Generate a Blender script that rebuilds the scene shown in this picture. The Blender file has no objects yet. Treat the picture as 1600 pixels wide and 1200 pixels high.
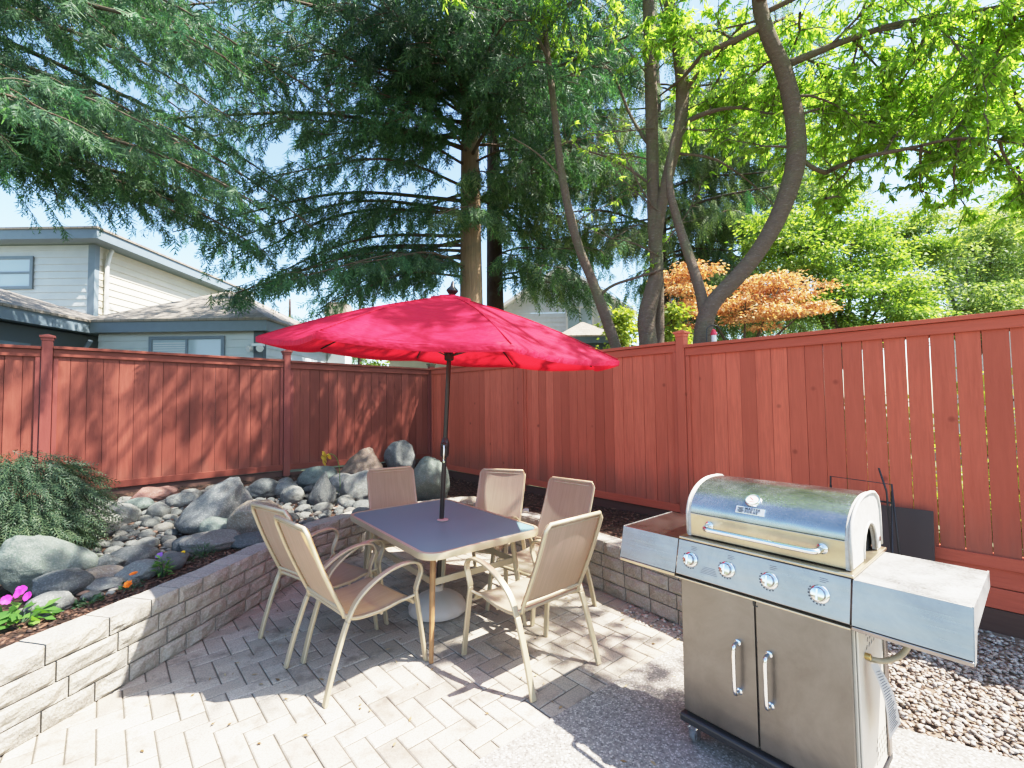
import bpy, math, random
import numpy as np
from mathutils import Vector, Matrix, noise
random.seed(11); rng = np.random.default_rng(11)
sc = bpy.context.scene
COL = sc.collection
R = math.radians

# ------------------------------------------------------------------ camera
CAM_H, FOC, PITCH, ROLL = 1.65, 720.0, .0425, .013
_F = np.array([0, math.cos(PITCH), math.sin(PITCH)]); _U0 = np.array([0, -math.sin(PITCH), math.cos(PITCH)]); _R0 = np.array([1., 0, 0])
_R = _R0*math.cos(ROLL) - _U0*math.sin(ROLL); _U = _U0*math.cos(ROLL) + _R0*math.sin(ROLL)
_C = np.array([0, 0, CAM_H])
def ray(x, y): return _F + _R*(x-800)/FOC + _U*(600-y)/FOC
def atz(x, y, z=0.):                      # survey helper: photo pixel -> point at height z
    d = ray(x, y); return Vector(_C + d*((z-CAM_H)/d[2]))
def aty(x, y, Y):                         # photo pixel -> point at distance Y
    d = ray(x, y); return Vector(_C + d*(Y/d[1]))
cd = bpy.data.cameras.new('camera'); cam = bpy.data.objects.new('camera', cd); COL.objects.link(cam)
cd.sensor_width = 36; cd.lens = FOC/1600*36; cd.clip_end = 2000; cd.clip_start = .05
cam.matrix_world = Matrix(((_R[0], _U[0], -_F[0], 0), (_R[1], _U[1], -_F[1], 0), (_R[2], _U[2], -_F[2], CAM_H), (0, 0, 0, 1)))
sc.camera = cam

# ------------------------------------------------------------------ light
EL, SX, SY = R(59), .985, -.17
sd = Vector((math.cos(EL)*SX, math.cos(EL)*SY, math.sin(EL)))
w = bpy.data.worlds.new('World'); sc.world = w; w.use_nodes = True
nt = w.node_tree; bg = nt.nodes['Background']
sky = nt.nodes.new('ShaderNodeTexSky'); sky.sky_type = 'NISHITA'; sky.sun_disc = False
sky.sun_elevation = EL; sky.sun_rotation = math.atan2(SX, SY); sky.air_density = 1.0; sky.dust_density = 1.2; sky.ozone_density = 1.0
tint = nt.nodes.new('ShaderNodeMix'); tint.data_type = 'RGBA'; tint.blend_type = 'MULTIPLY'; tint.inputs[0].default_value = 1; tint.inputs[7].default_value = (.955, 1.01, 1.03, 1)
haze = nt.nodes.new('ShaderNodeHueSaturation'); haze.inputs['Saturation'].default_value = 1.0; nt.links.new(sky.outputs[0], haze.inputs['Color'])
nt.links.new(haze.outputs[0], tint.inputs[6]); nt.links.new(tint.outputs[2], bg.inputs[0]); bg.inputs[1].default_value = .15
ld = bpy.data.lights.new('sun', 'SUN'); ld.energy = 5.0; ld.angle = R(.53); ld.color = (1, .95, .88)
sun = bpy.data.objects.new('sun', ld); COL.objects.link(sun)
sun.rotation_euler = sd.to_track_quat('Z', 'Y').to_euler(); sun.location = (8, -2, 14)
sc.view_settings.view_transform = 'Standard'; sc.view_settings.look = 'None'; sc.view_settings.exposure = 0
# the phone's tone curve: steep in the shadows, soft shoulder in the highlights
sc.view_settings.use_curve_mapping = True; _cm = sc.view_settings.curve_mapping; _cm.extend = 'HORIZONTAL'; _cv = _cm.curves[3]
_cv.points[0].location = (0, 0); _cv.points[1].location = (1, 1)
for _x, _y in ((.03, .092), (.10, .35), (.22, .69), (.40, .905), (.68, .985)): _cv.points.new(_x, _y)
_cm.update()
sc.cycles.max_bounces = 7; sc.cycles.diffuse_bounces = 3; sc.cycles.glossy_bounces = 3; sc.cycles.transmission_bounces = 6
sc.cycles.use_denoising = True; sc.cycles.sample_clamp_indirect = 6

# ------------------------------------------------------------------ object helpers
def tag(o, label=None, cat=None, group=None, kind=None):
    if label: o['label'] = label
    if cat: o['category'] = cat
    if group: o['group'] = group
    if kind: o['kind'] = kind
    return o
def thing(name, label, cat, loc=(0, 0, 0), rotz=0, group=None):
    o = bpy.data.objects.new(name, None); COL.objects.link(o); o.location = loc; o.rotation_euler = (0, 0, rotz)
    o.empty_display_size = .1
    return tag(o, label, cat, group)
def kids(o): return [c for c in bpy.data.objects if c.parent == o]
def copy_tree(o, parent=None):
    c = o.copy(); COL.objects.link(c)
    if parent: c.parent = parent
    for k in kids(o): copy_tree(k, c)
    return c
def finish(me, mats, smooth, angle):
    for m in (mats if isinstance(mats, (list, tuple)) else [mats]): me.materials.append(m)
    if smooth:
        me.shade_smooth()
        if angle: me.set_sharp_from_angle(angle=R(angle))
def link(name, me, parent=None, loc=None):
    o = bpy.data.objects.new(name, me); COL.objects.link(o)
    if parent: o.parent = parent
    if loc is not None: o.location = loc
    return o
class MB:
    def __init__(s): s.v = []; s.f = []; s.m = []
    def add(s, vs, fs, mi=0):
        b = len(s.v); s.v += [tuple(v) for v in vs]
        for f in fs: s.f.append(tuple(i+b for i in f)); s.m.append(mi)
        return s
    def box(s, x0, x1, y0, y1, z0, z1, M=None, mi=0):
        vs = [Vector((x, y, z)) for z in (z0, z1) for y in (y0, y1) for x in (x0, x1)]
        if M: vs = [M @ v for v in vs]
        return s.add(vs, [(0, 2, 3, 1), (4, 5, 7, 6), (0, 1, 5, 4), (2, 6, 7, 3), (0, 4, 6, 2), (1, 3, 7, 5)], mi)
    def bar(s, p0, p1, w_, h_, up=(0, 0, 1), mi=0):
        p0, p1 = Vector(p0), Vector(p1); d = (p1-p0).normalized(); a = d.cross(Vector(up))
        a = (a if a.length > 1e-4 else d.cross(Vector((1, 0, 0)))).normalized(); b = a.cross(d)
        vs = [p + a*sx*w_/2 + b*sy*h_/2 for p in (p0, p1) for sx, sy in ((-1, -1), (1, -1), (1, 1), (-1, 1))]
        return s.add(vs, [(0, 3, 2, 1), (4, 5, 6, 7)] + [(i, (i+1) % 4, 4+(i+1) % 4, 4+i) for i in range(4)], mi)
    def tube(s, pts, r, n=8, cap=True, mi=0):
        pts = [Vector(p) for p in pts]; k = len(pts); rs = r if isinstance(r, (list, tuple)) else [r]*k
        t0 = (pts[1]-pts[0]).normalized(); a = t0.orthogonal().normalized(); vs = []; fs = []
        for i, p in enumerate(pts):
            t = (pts[min(i+1, k-1)]-pts[max(i-1, 0)]).normalized()
            a = (a - t*a.dot(t)).normalized(); b = t.cross(a)
            for j in range(n):
                th = 2*math.pi*j/n; vs.append(p + (a*math.cos(th)+b*math.sin(th))*rs[i])
        for i in range(k-1):
            for j in range(n): fs.append((i*n+j, i*n+(j+1) % n, (i+1)*n+(j+1) % n, (i+1)*n+j))
        if cap: fs += [tuple(range(n))[::-1], tuple((k-1)*n+j for j in range(n))]
        return s.add(vs, fs, mi)
    def ribbon(s, pts, w_, t_, side, mi=0):     # flat bar bent along a path
        pts = [Vector(p) for p in pts]; k = len(pts); sd_ = Vector(side).normalized(); vs = []; fs = []
        for i, p in enumerate(pts):
            t = (pts[min(i+1, k-1)]-pts[max(i-1, 0)]).normalized(); nn = t.cross(sd_).normalized()
            for a, b in ((-1, -1), (1, -1), (1, 1), (-1, 1)): vs.append(p + sd_*a*w_/2 + nn*b*t_/2)
        for i in range(k-1):
            for j in range(4): fs.append((i*4+j, i*4+(j+1) % 4, (i+1)*4+(j+1) % 4, (i+1)*4+j))
        fs += [(3, 2, 1, 0), tuple((k-1)*4+j for j in range(4))]
        return s.add(vs, fs, mi)
    def lathe(s, prof, n=24, M=None, mi=0, mod=None):
        vs = []; fs = []; k = len(prof)
        for r, z in prof:
            for j in range(n):
                th = 2*math.pi*j/n; rr = r*(mod(th, z) if mod else 1)
                v = Vector((rr*math.cos(th), rr*math.sin(th), z)); vs.append(M @ v if M else v)
        for i in range(k-1):
            for j in range(n): fs.append((i*n+j, i*n+(j+1) % n, (i+1)*n+(j+1) % n, (i+1)*n+j))
        fs += [tuple(range(n))[::-1], tuple((k-1)*n+j for j in range(n))]
        return s.add(vs, fs, mi)
    def prism(s, poly, fn0, fn1, mi=0):
        n = len(poly); vs = [fn0(*p) for p in poly] + [fn1(*p) for p in poly]
        return s.add(vs, [tuple(range(n))[::-1], tuple(range(n, 2*n))] + [(i, (i+1) % n, n+(i+1) % n, n+i) for i in range(n)], mi)
    def build(s, name, mats, parent=None, smooth=True, angle=35, bevel=0, loc=None, seg=2):
        me = bpy.data.meshes.new(name); me.from_pydata(s.v, [], s.f); me.update()
        mi = np.array(s.m, dtype=np.int32)
        finish(me, mats, smooth, angle); me.polygons.foreach_set('material_index', mi)
        o = link(name, me, parent, loc)
        if bevel:
            b = o.modifiers.new('bevel', 'BEVEL'); b.width = bevel; b.segments = seg; b.limit_method = 'ANGLE'; b.angle_limit = R(40)
        return o
def npmesh(name, V, F, mats, parent=None, mi=None, smooth=False):
    me = bpy.data.meshes.new(name); V = np.asarray(V, np.float32); F = np.asarray(F, np.int32); k = F.shape[1]
    me.vertices.add(len(V)); me.vertices.foreach_set('co', V.ravel())
    me.loops.add(F.size); me.loops.foreach_set('vertex_index', F.ravel())
    me.polygons.add(len(F)); me.polygons.foreach_set('loop_start', np.arange(0, F.size, k, dtype=np.int32))
    me.update(calc_edges=True); me.validate()
    finish(me, mats, smooth, 0)
    if mi is not None: me.polygons.foreach_set('material_index', np.asarray(mi, np.int32))
    return link(name, me, parent)
def scatter(TV, TF, P, M, S):               # template copies -> one big vertex/face array
    TV = np.asarray(TV); TF = np.asarray(TF); k = len(P); n = len(TV)
    V = np.einsum('kij,knj->kni', M, TV[None]*S[:, None, None] if S.ndim == 1 else TV[None]*S[:, None, :]) + P[:, None, :]
    F = TF[None] + (np.arange(k)*n)[:, None, None]
    return V.reshape(-1, 3), F.reshape(-1, TF.shape[1])
def frames(d, up=None, roll=None):          # per-row rotation: local x along d, local z near up
    d = d/np.linalg.norm(d, axis=1, keepdims=True)
    up = np.tile([0, 0, 1.], (len(d), 1)) if up is None else up
    y = np.cross(up, d); L = np.linalg.norm(y, axis=1, keepdims=True); y = np.where(L > 1e-4, y/np.maximum(L, 1e-4), [[0, 1., 0]])
    z = np.cross(d, y)
    if roll is not None:
        c, s_ = np.cos(roll)[:, None], np.sin(roll)[:, None]; y, z = y*c+z*s_, z*c-y*s_
    return np.stack([d, y, z], 2)

# ------------------------------------------------------------------ materials
class NT:
    def __init__(s, name):
        s.mat = bpy.data.materials.new(name); s.mat.use_nodes = True; s.t = s.mat.node_tree; s.b = s.t.nodes['Principled BSDF']; s.out = s.t.nodes['Material Output']
    def n(s, typ, **kw):
        x = s.t.nodes.new(typ)
        for k, v in kw.items():
            if k in ('ins',):
                for a, b in v.items():
                    if hasattr(b, 'is_output'): s.t.links.new(b, x.inputs[a])
                    else: x.inputs[a].default_value = b
            else: setattr(x, k, v)
        return x
    def l(s, a, b): s.t.links.new(a, b)
    def coord(s, scale=(1, 1, 1), kind='Object'):
        tc = s.n('ShaderNodeTexCoord'); m = s.n('ShaderNodeMapping', ins={'Scale': scale}); s.l(tc.outputs[kind], m.inputs[0]); return m.outputs[0]
    def noise(s, vec, scale, detail=4, rough=.55, dist=0):
        return s.n('ShaderNodeTexNoise', ins={'Vector': vec, 'Scale': scale, 'Detail': detail, 'Roughness': rough, 'Distortion': dist}).outputs['Fac']
    def ramp(s, fac, stops):
        r = s.n('ShaderNodeValToRGB'); s.l(fac, r.inputs[0]); e = r.color_ramp.elements
        while len(e) < len(stops): e.new(.5)
        for i, (p, c) in enumerate(stops): e[i].position = p; e[i].color = (*c, 1) if len(c) == 3 else c
        return r.outputs[0]
    def mix(s, fac, a, b, mode='MIX'):
        m = s.n('ShaderNodeMix', data_type='RGBA', blend_type=mode)
        for sock, v in ((m.inputs[0], fac), (m.inputs[6], a), (m.inputs[7], b)):
            if hasattr(v, 'is_output'): s.l(v, sock)
            elif isinstance(v, (int, float)): sock.default_value = v
            else: sock.default_value = (*v, 1) if len(v) == 3 else v
        return m.outputs[2]
    def math(s, op, a, b=0):
        m = s.n('ShaderNodeMath', operation=op)
        for i, v in enumerate((a, b)):
            if hasattr(v, 'is_output'): s.l(v, m.inputs[i])
            else: m.inputs[i].default_value = v
        return m.outputs[0]
    def rand(s): return s.n('ShaderNodeNewGeometry').outputs['Random Per Island']
    def bump(s, h, strength=.3, dist=.01):
        b = s.n('ShaderNodeBump', ins={'Strength': strength, 'Distance': dist, 'Height': h}); s.l(b.outputs[0], s.b.inputs['Normal']); return b
    def base(s, c=None, rough=None, metal=None, spec=None):
        for k, v in (('Base Color', c), ('Roughness', rough), ('Metallic', metal), ('Specular IOR Level', spec)):
            if v is None: continue
            if hasattr(v, 'is_output'): s.l(v, s.b.inputs[k])
            else: s.b.inputs[k].default_value = (*v, 1) if isinstance(v, tuple) and len(v) == 3 else v
        return s.mat
def plain(name, c, rough=.5, metal=0, var=.12, scale=8, bump=0):
    t = NT(name); f = t.noise(t.coord(), scale)
    c2 = tuple(x*(1-var) for x in c); c1 = tuple(min(1, x*(1+var)) for x in c)
    if bump: t.bump(t.noise(t.coord(), scale*8), bump, .004)
    return t.base(t.mix(f, c2, c1), t.math('ADD', rough-.06, t.math('MULTIPLY', f, .12)), metal)
def leafmat(name, dark, mid, light, trans=.45, tcol=None, patch=.7):
    t = NT(name); r = t.rand(); n = t.noise(t.coord(), patch, 3)
    f = t.math('ADD', t.math('MULTIPLY', r, .55), t.math('MULTIPLY', n, .6))
    c = t.ramp(f, [(.25, dark), (.58, mid), (.9, light)])
    t.base(c, .5, 0, .35)
    tr = t.n('ShaderNodeBsdfTranslucent'); t.l(t.mix(1.0, c, tcol or (1.5, 1.7, .7), 'MULTIPLY'), tr.inputs[0])
    m = t.n('ShaderNodeMixShader', ins={0: trans}); t.l(t.b.outputs[0], m.inputs[1]); t.l(tr.outputs[0], m.inputs[2]); t.l(m.outputs[0], t.out.inputs[0])
    return t.mat
def woodstain(name, c, grain_axis='z', knots=True, streak=.38):
    t = NT(name); r = t.rand()
    sc_ = {'z': (9, 9, .55), 'x': (.55, 9, 9)}[grain_axis]
    co = t.n('ShaderNodeTexCoord'); off = t.n('ShaderNodeVectorMath', operation='SCALE'); t.l(co.outputs['Object'], off.inputs[0]); off.inputs[3].default_value = 1
    cm = t.n('ShaderNodeCombineXYZ'); t.l(t.math('MULTIPLY', r, 37.), cm.inputs[0]); t.l(t.math('MULTIPLY', r, 11.), cm.inputs[2])
    ad = t.n('ShaderNodeVectorMath', operation='ADD'); t.l(off.outputs[0], ad.inputs[0]); t.l(cm.outputs[0], ad.inputs[1])
    mp = t.n('ShaderNodeMapping', ins={'Scale': sc_}); t.l(ad.outputs[0], mp.inputs[0])
    g = t.noise(mp.outputs[0], 6, 6, .65, .6); big = t.noise(t.coord(), 1.6, 3)
    d1 = tuple(x*.66 for x in c); l1 = tuple(min(.75, x*q) for x, q in zip(c, (1.22, 1.4, 1.45)))
    wz = t.noise(t.coord((2.2, 2.2, .35)), 2.2, 5, .7)
    col = t.mix(t.math('ADD', t.math('MULTIPLY', r, .75), t.math('MULTIPLY', big, .35)), d1, l1)
    col = t.mix(t.ramp(g, [(.35, (0, 0, 0)), (.7, (.5, .5, .5))]), col, tuple(x*.62 for x in c))
    if knots:
        k = t.n('ShaderNodeTexVoronoi', ins={'Vector': ad.outputs[0], 'Scale': 2.6}); kd = t.ramp(k.outputs['Distance'], [(.03, (.8, .8, .8)), (.075, (0, 0, 0))])
        col = t.mix(kd, col, tuple(x*.45 for x in c))
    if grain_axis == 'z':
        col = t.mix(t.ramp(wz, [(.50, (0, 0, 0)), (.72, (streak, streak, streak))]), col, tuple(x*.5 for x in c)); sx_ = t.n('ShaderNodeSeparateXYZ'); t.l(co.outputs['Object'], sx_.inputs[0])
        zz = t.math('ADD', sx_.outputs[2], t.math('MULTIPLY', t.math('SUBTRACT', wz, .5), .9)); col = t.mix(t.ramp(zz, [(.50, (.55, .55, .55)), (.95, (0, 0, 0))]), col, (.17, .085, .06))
    t.bump(g, .35, .004)
    return t.base(col, t.math('ADD', .6, t.math('MULTIPLY', g, .2)), 0, .3)

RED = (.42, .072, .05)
M_BOARD = woodstain('fence_stain', (.22, .056, .036)); M_BOARDR = woodstain('brightened_fence_stain', (.58, .128, .070), streak=.14)  # boards, rails, posts: light put into the right copies' colour, shade into the left
M_RAIL = woodstain('fence_rail_stain', (.22, .056, .036), 'x', False); M_RAILR = woodstain('brightened_rail_stain', (.55, .12, .067), 'x', False)
M_POST = woodstain('fence_post_stain', (.24, .062, .048)); M_POSTR = woodstain('brightened_post_stain', (.58, .13, .073))
M_KICK = woodstain('kick_board_wood', (.115, .06, .045), 'x', False)
M_CAPG = plain('mossy_cap_wood', (.13, .12, .07), .85)
def rockmat(name, cols, speck=.35, scale=3):
    t = NT(name); oi = t.n('ShaderNodeObjectInfo'); co = t.n('ShaderNodeTexCoord')
    cm = t.n('ShaderNodeVectorMath', operation='SCALE'); t.l(co.outputs['Object'], cm.inputs[0]); cm.inputs[3].default_value = 1
    sh = t.n('ShaderNodeCombineXYZ'); t.l(t.math('MULTIPLY', oi.outputs['Random'], 40), sh.inputs[0]); ad = t.n('ShaderNodeVectorMath', operation='ADD'); t.l(cm.outputs[0], ad.inputs[0]); t.l(sh.outputs[0], ad.inputs[1])
    k = len(cols); c = t.ramp(oi.outputs['Random'], [((i+.5)/k, cc) for i, cc in enumerate(cols)])
    n1 = t.noise(ad.outputs[0], scale, 5, .6, .4); n2 = t.noise(ad.outputs[0], scale*26, 5, .8)
    c = t.mix(t.ramp(n1, [(.35, (0, 0, 0)), (.65, (.6, .6, .6))]), c, t.mix(1., c, (.55, .56, .55), 'MULTIPLY'))
    c = t.mix(t.ramp(n2, [(.5, (0, 0, 0)), (.66, (speck, speck, speck))]), c, (.55, .55, .52))
    v = t.n('ShaderNodeTexVoronoi', ins={'Vector': ad.outputs[0], 'Scale': scale*1.2}, feature='DISTANCE_TO_EDGE'); 
    t.bump(t.math('ADD', n1, t.math('MULTIPLY', n2, .5)), .9, .02)
    return t.base(c, .78, 0, .3)
M_STONE = rockmat('river_stone', [(.075, .083, .082), (.18, .187, .17), (.115, .126, .12), (.23, .228, .20), (.15, .158, .143), (.098, .106, .102), (.21, .195, .165)])
M_PALE = rockmat('pale_granite', [(.145, .152, .142), (.185, .19, .17)], .3)
M_STONEG = rockmat('grey_granite', [(.12, .13, .125), (.145, .152, .145)], .35); M_TAN = rockmat('tan_granite', [(.25, .205, .15), (.28, .23, .17)], .5)
M_DARK = rockmat('dark_basalt', [(.08, .09, .088), (.10, .108, .105)], .2)
M_GREEN = rockmat('greenish_stone', [(.115, .142, .125), (.14, .165, .14)], .2)
M_BROWN = rockmat('brown_stone', [(.14, .105, .08), (.17, .12, .09)], .2)
M_RUST = rockmat('reddish_stone', [(.23, .12, .095), (.26, .15, .12)], .2)

def blockmat():
    t = NT('split_face_block'); r = t.rand(); co = t.coord()
    n = t.noise(co, 7, 5, .6); n2 = t.noise(co, 75, 4, .75)
    c = t.mix(r, (.26, .232, .185), (.37, .338, .27)); c = t.mix(t.ramp(n, [(.3, (0, 0, 0)), (.75, (.75, .75, .75))]), c, (.22, .205, .18))
    c = t.mix(t.ramp(n2, [(.42, (0, 0, 0)), (.62, (.55, .55, .55))]), c, (.48, .45, .40))
    t.bump(t.math('ADD', n2, t.math('MULTIPLY', n, .6)), .8, .012); return t.base(c, .9, 0, .2)
M_BLOCK = blockmat()
def pavermat():
    t = NT('concrete_paver'); r = t.rand(); co = t.coord()
    n = t.noise(co, 2.2, 4, .6); n2 = t.noise(co, 120, 3, .8); n3 = t.noise(co, 5, 5, .7)
    c = t.mix(r, (.32, .28, .225), (.47, .42, .345)); c = t.mix(t.ramp(n, [(.35, (0, 0, 0)), (.7, (.5, .5, .5))]), c, (.40, .335, .255))
    c = t.mix(t.ramp(n3, [(.52, (0, 0, 0)), (.68, (.75, .75, .75))]), c, (.16, .13, .10))
    c = t.mix(t.ramp(n2, [(.45, (0, 0, 0)), (.62, (.6, .6, .6))]), c, (.17, .155, .14))
    t.bump(n2, .5, .003); return t.base(c, .88, 0, .2)
M_PAVER = pavermat()
def aggmat():
    t = NT('exposed_aggregate'); co = t.coord()
    v = t.n('ShaderNodeTexVoronoi', ins={'Vector': co, 'Scale': 105.}); n = t.noise(co, 1.5, 3); n3 = t.noise(co, 6, 5, .7)
    c = t.ramp(t.n('ShaderNodeSeparateColor', ins={0: v.outputs['Color']}).outputs[0], [(.05, (.10, .095, .09)), (.35, (.25, .235, .21)), (.65, (.36, .33, .29)), (.95, (.56, .53, .48))])
    c = t.mix(t.ramp(v.outputs['Distance'], [(.35, (0, 0, 0)), (.62, (.8, .8, .8))]), c, (.2, .19, .17)); c = t.mix(t.math('MULTIPLY', n, .35), c, (.33, .28, .23))
    t.bump(v.outputs['Distance'], -.6, .004); return t.base(c, .8, 0, .3)
M_AGG = aggmat()
def soilmat():
    t = NT('bark_mulch_soil'); co = t.coord(); v = t.n('ShaderNodeTexVoronoi', ins={'Vector': co, 'Scale': 42.}); n = t.noise(co, 60, 5, .7)
    c = t.ramp(t.n('ShaderNodeSeparateColor', ins={0: v.outputs['Color']}).outputs[0], [(.1, (.025, .017, .013)), (.5, (.075, .045, .032)), (.9, (.17, .09, .06))])
    c = t.mix(n, c, (.04, .03, .024)); t.bump(t.math('ADD', n, v.outputs['Distance']), .9, .02); return t.base(c, .95, 0, .15)
M_SOIL = soilmat()
M_EARTH = plain('neighbouring_ground', (.10, .11, .055), .95, 0, .4, .6, .4)
def steelmat(name, c, rough, streak=(1, 60, 60), dust=0., dustc=(.62, .58, .5), wave=0.):
    t = NT(name); n = t.noise(t.coord(streak), 4, 4, .6); d = t.noise(t.coord(), 3.2, 6, .68, .5); s2 = t.noise(t.coord(), 160, 2, .7)
    rg = t.math('ADD', rough, t.math('MULTIPLY', t.math('SUBTRACT', n, .5), .16)); rg = t.math('ADD', rg, t.math('MULTIPLY', d, .2))
    c = t.mix(t.ramp(d, [(.3, (0, 0, 0)), (.7, (1, 1, 1))]), tuple(x*.72 for x in c), tuple(min(1, x*1.1) for x in c))
    if dust:
        f = t.math('MULTIPLY', t.ramp(t.math('ADD', t.math('MULTIPLY', s2, .6), t.math('MULTIPLY', d, .5)), [(.4, (0, 0, 0)), (.72, (1, 1, 1))]), dust)
        c = t.mix(f, c, dustc); t.l(t.math('SUBTRACT', 1, f), t.b.inputs['Metallic']); rg = t.math('ADD', rg, t.math('MULTIPLY', f, .4)); t.base(c, rg)
    else: t.base(c, rg, 1.)
    if wave: t.bump(t.noise(t.coord((1, 2.2, 2.2)), 5, 2, .4), wave, .02)
    return t.mat
M_STEEL = steelmat('brushed_steel', (.36, .325, .305), .2, (1, 60, 60), 0., wave=.10)
M_LID = steelmat('polished_lid_steel', (.38, .385, .375), .11, (1, 50, 50), .22, (.36, .36, .33), wave=.16)
M_DOOR = steelmat('door_steel', (.235, .218, .20), .23, (60, 60, 1), .06, (.28, .25, .21), wave=.08)
M_DUSTY = steelmat('dusty_steel', (.42, .41, .39), .3, (1, 40, 40), .6, (.34, .33, .30))
M_GOLD = steelmat('warm_steel_band', (.62, .53, .39), .28)
M_CHROME = plain('chrome', (.78, .78, .78), .12, 1., .04)
M_BLACK = plain('black_enamel', (.025, .025, .027), .38)
M_CAST = plain('dusty_cast_end', (.44, .41, .36), .75, .0, .3, 40, .4)
M_CREAM = plain('cream_panel', (.55, .50, .42), .45, .3, .12, 5)
M_INK = plain('printed_ink', (.05, .05, .055), .6)
M_RUBBER = plain('grey_rubber', (.16, .16, .16), .7)
M_DARKHOLE = plain('dark_opening', (.012, .012, .012), .9)
M_FRAME = plain('champagne_frame', (.50, .42, .285), .42, .35, .1, 12)
M_RUSTY = plain('rusted_leg_metal', (.36, .2, .09), .75, .1, .5, 14, .3)
def slingmat():
    t = NT('woven_sling'); co = t.coord(); n = t.noise(co, 5, 4); st = t.noise(t.coord((190, 3, 3)), 1.5, 2)
    c = t.mix(st, (.32, .288, .23), (.54, .495, .405)); c = t.mix(t.math('MULTIPLY', n, .4), c, (.33, .27, .20))
    t.base(c, .75, 0, .2); t.bump(st, .25, .002)
    tr = t.n('ShaderNodeBsdfTranslucent'); t.l(t.mix(1., c, (1.45, 1.12, .55), 'MULTIPLY'), tr.inputs[0])
    m = t.n('ShaderNodeMixShader', ins={0: .4}); t.l(t.b.outputs[0], m.inputs[1]); t.l(tr.outputs[0], m.inputs[2]); t.l(m.outputs[0], t.out.inputs[0]); return t.mat
M_SLING = slingmat()
def canopymat():
    t = NT('red_canopy_cloth'); co = t.coord(); n = t.noise(co, 3, 4, .6, .8); n2 = t.noise(t.coord((3, 14, 6)), 1.6, 3, .6)
    c = t.mix(n, (.50, .012, .045), (.66, .03, .085)); t.base(c, .65, 0, .25); t.bump(t.math('ADD', n2, t.math('MULTIPLY', n, .5)), .9, .035)
    tr = t.n('ShaderNodeBsdfTranslucent', ins={0: (.85, .02, .04, 1)})
    m = t.n('ShaderNodeMixShader', ins={0: .34}); t.l(t.b.outputs[0], m.inputs[1]); t.l(tr.outputs[0], m.inputs[2]); t.l(m.outputs[0], t.out.inputs[0]); return t.mat
M_CANOPY = canopymat()
M_BRONZE = plain('dark_bronze_pole', (.045, .038, .035), .33, .5)
M_PLASTER = plain('beige_resin', (.50, .43, .37), .5, 0, .1, 6, .1)
def glassmat():
    t = NT('smoked_patterned_glass'); n = t.noise(t.coord(), 130, 3, .7); d = t.noise(t.coord(), 4, 4)
    t.bump(n, .1, .002); 
    return t.base(t.mix(d, (.12, .235, .25), (.18, .30, .31)), t.math('ADD', .36, t.math('MULTIPLY', d, .2)), 0, .35)
M_GLASS = glassmat()
def barkmat(name, c, lent=False):
    t = NT(name); n = t.noise(t.coord((9, 9, 26) if lent else (16, 16, 1.1)), 1.6, 6, .75, 1.2 if lent else .5); b = t.noise(t.coord(), 2.4, 3)
    col = t.mix(n, tuple(x*.4 for x in c), tuple(x*1.35 for x in c)); col = t.mix(t.ramp(b, [(.48, (0, 0, 0)), (.68, (.6, .6, .6))]), col, (.15, .17, .09) if lent else (.17, .165, .12))
    if lent:
        ls_ = t.noise(t.coord((10, 10, 60)), 2.2, 3, .6, .3); col = t.mix(t.ramp(ls_, [(.60, (0, 0, 0)), (.72, (.55, .55, .55))]), col, (.42, .38, .32))
    t.bump(n, 1., .03); return t.base(col, .9, 0, .2)
M_BARK_C = barkmat('cedar_bark', (.38, .265, .175)); M_LIMB = barkmat('conifer_limb_bark', (.15, .105, .075)); M_BARK_D = barkmat('dark_cedar_bark', (.085, .055, .042)); M_BARK_P = barkmat('cherry_bark', (.20, .15, .115), True)
M_TWIG = barkmat('twig_bark', (.10, .075, .055))
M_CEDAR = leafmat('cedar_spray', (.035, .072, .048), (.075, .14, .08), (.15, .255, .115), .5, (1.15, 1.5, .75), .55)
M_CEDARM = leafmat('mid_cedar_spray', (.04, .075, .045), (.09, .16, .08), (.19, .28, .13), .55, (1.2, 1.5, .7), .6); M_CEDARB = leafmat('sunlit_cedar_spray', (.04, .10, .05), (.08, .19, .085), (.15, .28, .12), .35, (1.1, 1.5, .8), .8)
M_PEND = leafmat('grey_green_conifer', (.06, .095, .045), (.15, .20, .09), (.32, .38, .17), .55, (1.3, 1.5, .7), .6)
M_CHERRY = leafmat('cherry_leaf', (.14, .23, .05), (.31, .41, .09), (.55, .59, .20), .68, (1.45, 1.75, .7), .8)
M_MAPLEO = leafmat('orange_maple_leaf', (.32, .14, .08), (.58, .37, .22), (.72, .66, .42), .45, (1.5, 1.1, .6), 1.2)
M_MAPLEG = leafmat('green_maple_leaf', (.08, .15, .045), (.22, .31, .085), (.46, .50, .19), .5, (1.4, 1.6, .5), .8)
M_PALEG = leafmat('pale_green_leaf', (.12, .19, .075), (.28, .36, .15), (.48, .52, .26), .5, (1.4, 1.5, .6), .7)
M_YELG = leafmat('yellow_green_leaf', (.12, .18, .04), (.28, .34, .08), (.46, .48, .15), .5, (1.4, 1.5, .5), .9)
M_JUNI = leafmat('thread_cypress_leaf', (.014, .035, .02), (.04, .075, .04), (.12, .16, .085), .3, (1.1, 1.4, .8), 2.2)
M_PLANT = leafmat('fresh_plant_leaf', (.05, .13, .03), (.10, .22, .05), (.20, .34, .08), .4, None, 6)
M_HERB = leafmat('dusky_herb_leaf', (.03, .07, .04), (.06, .12, .06), (.12, .19, .10), .3, None, 6)
def petal(name, c): return leafmat(name, tuple(x*.75 for x in c), c, tuple(min(1, x*1.15) for x in c), .3, (1.1, 1.1, 1.1), 9)
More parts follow.
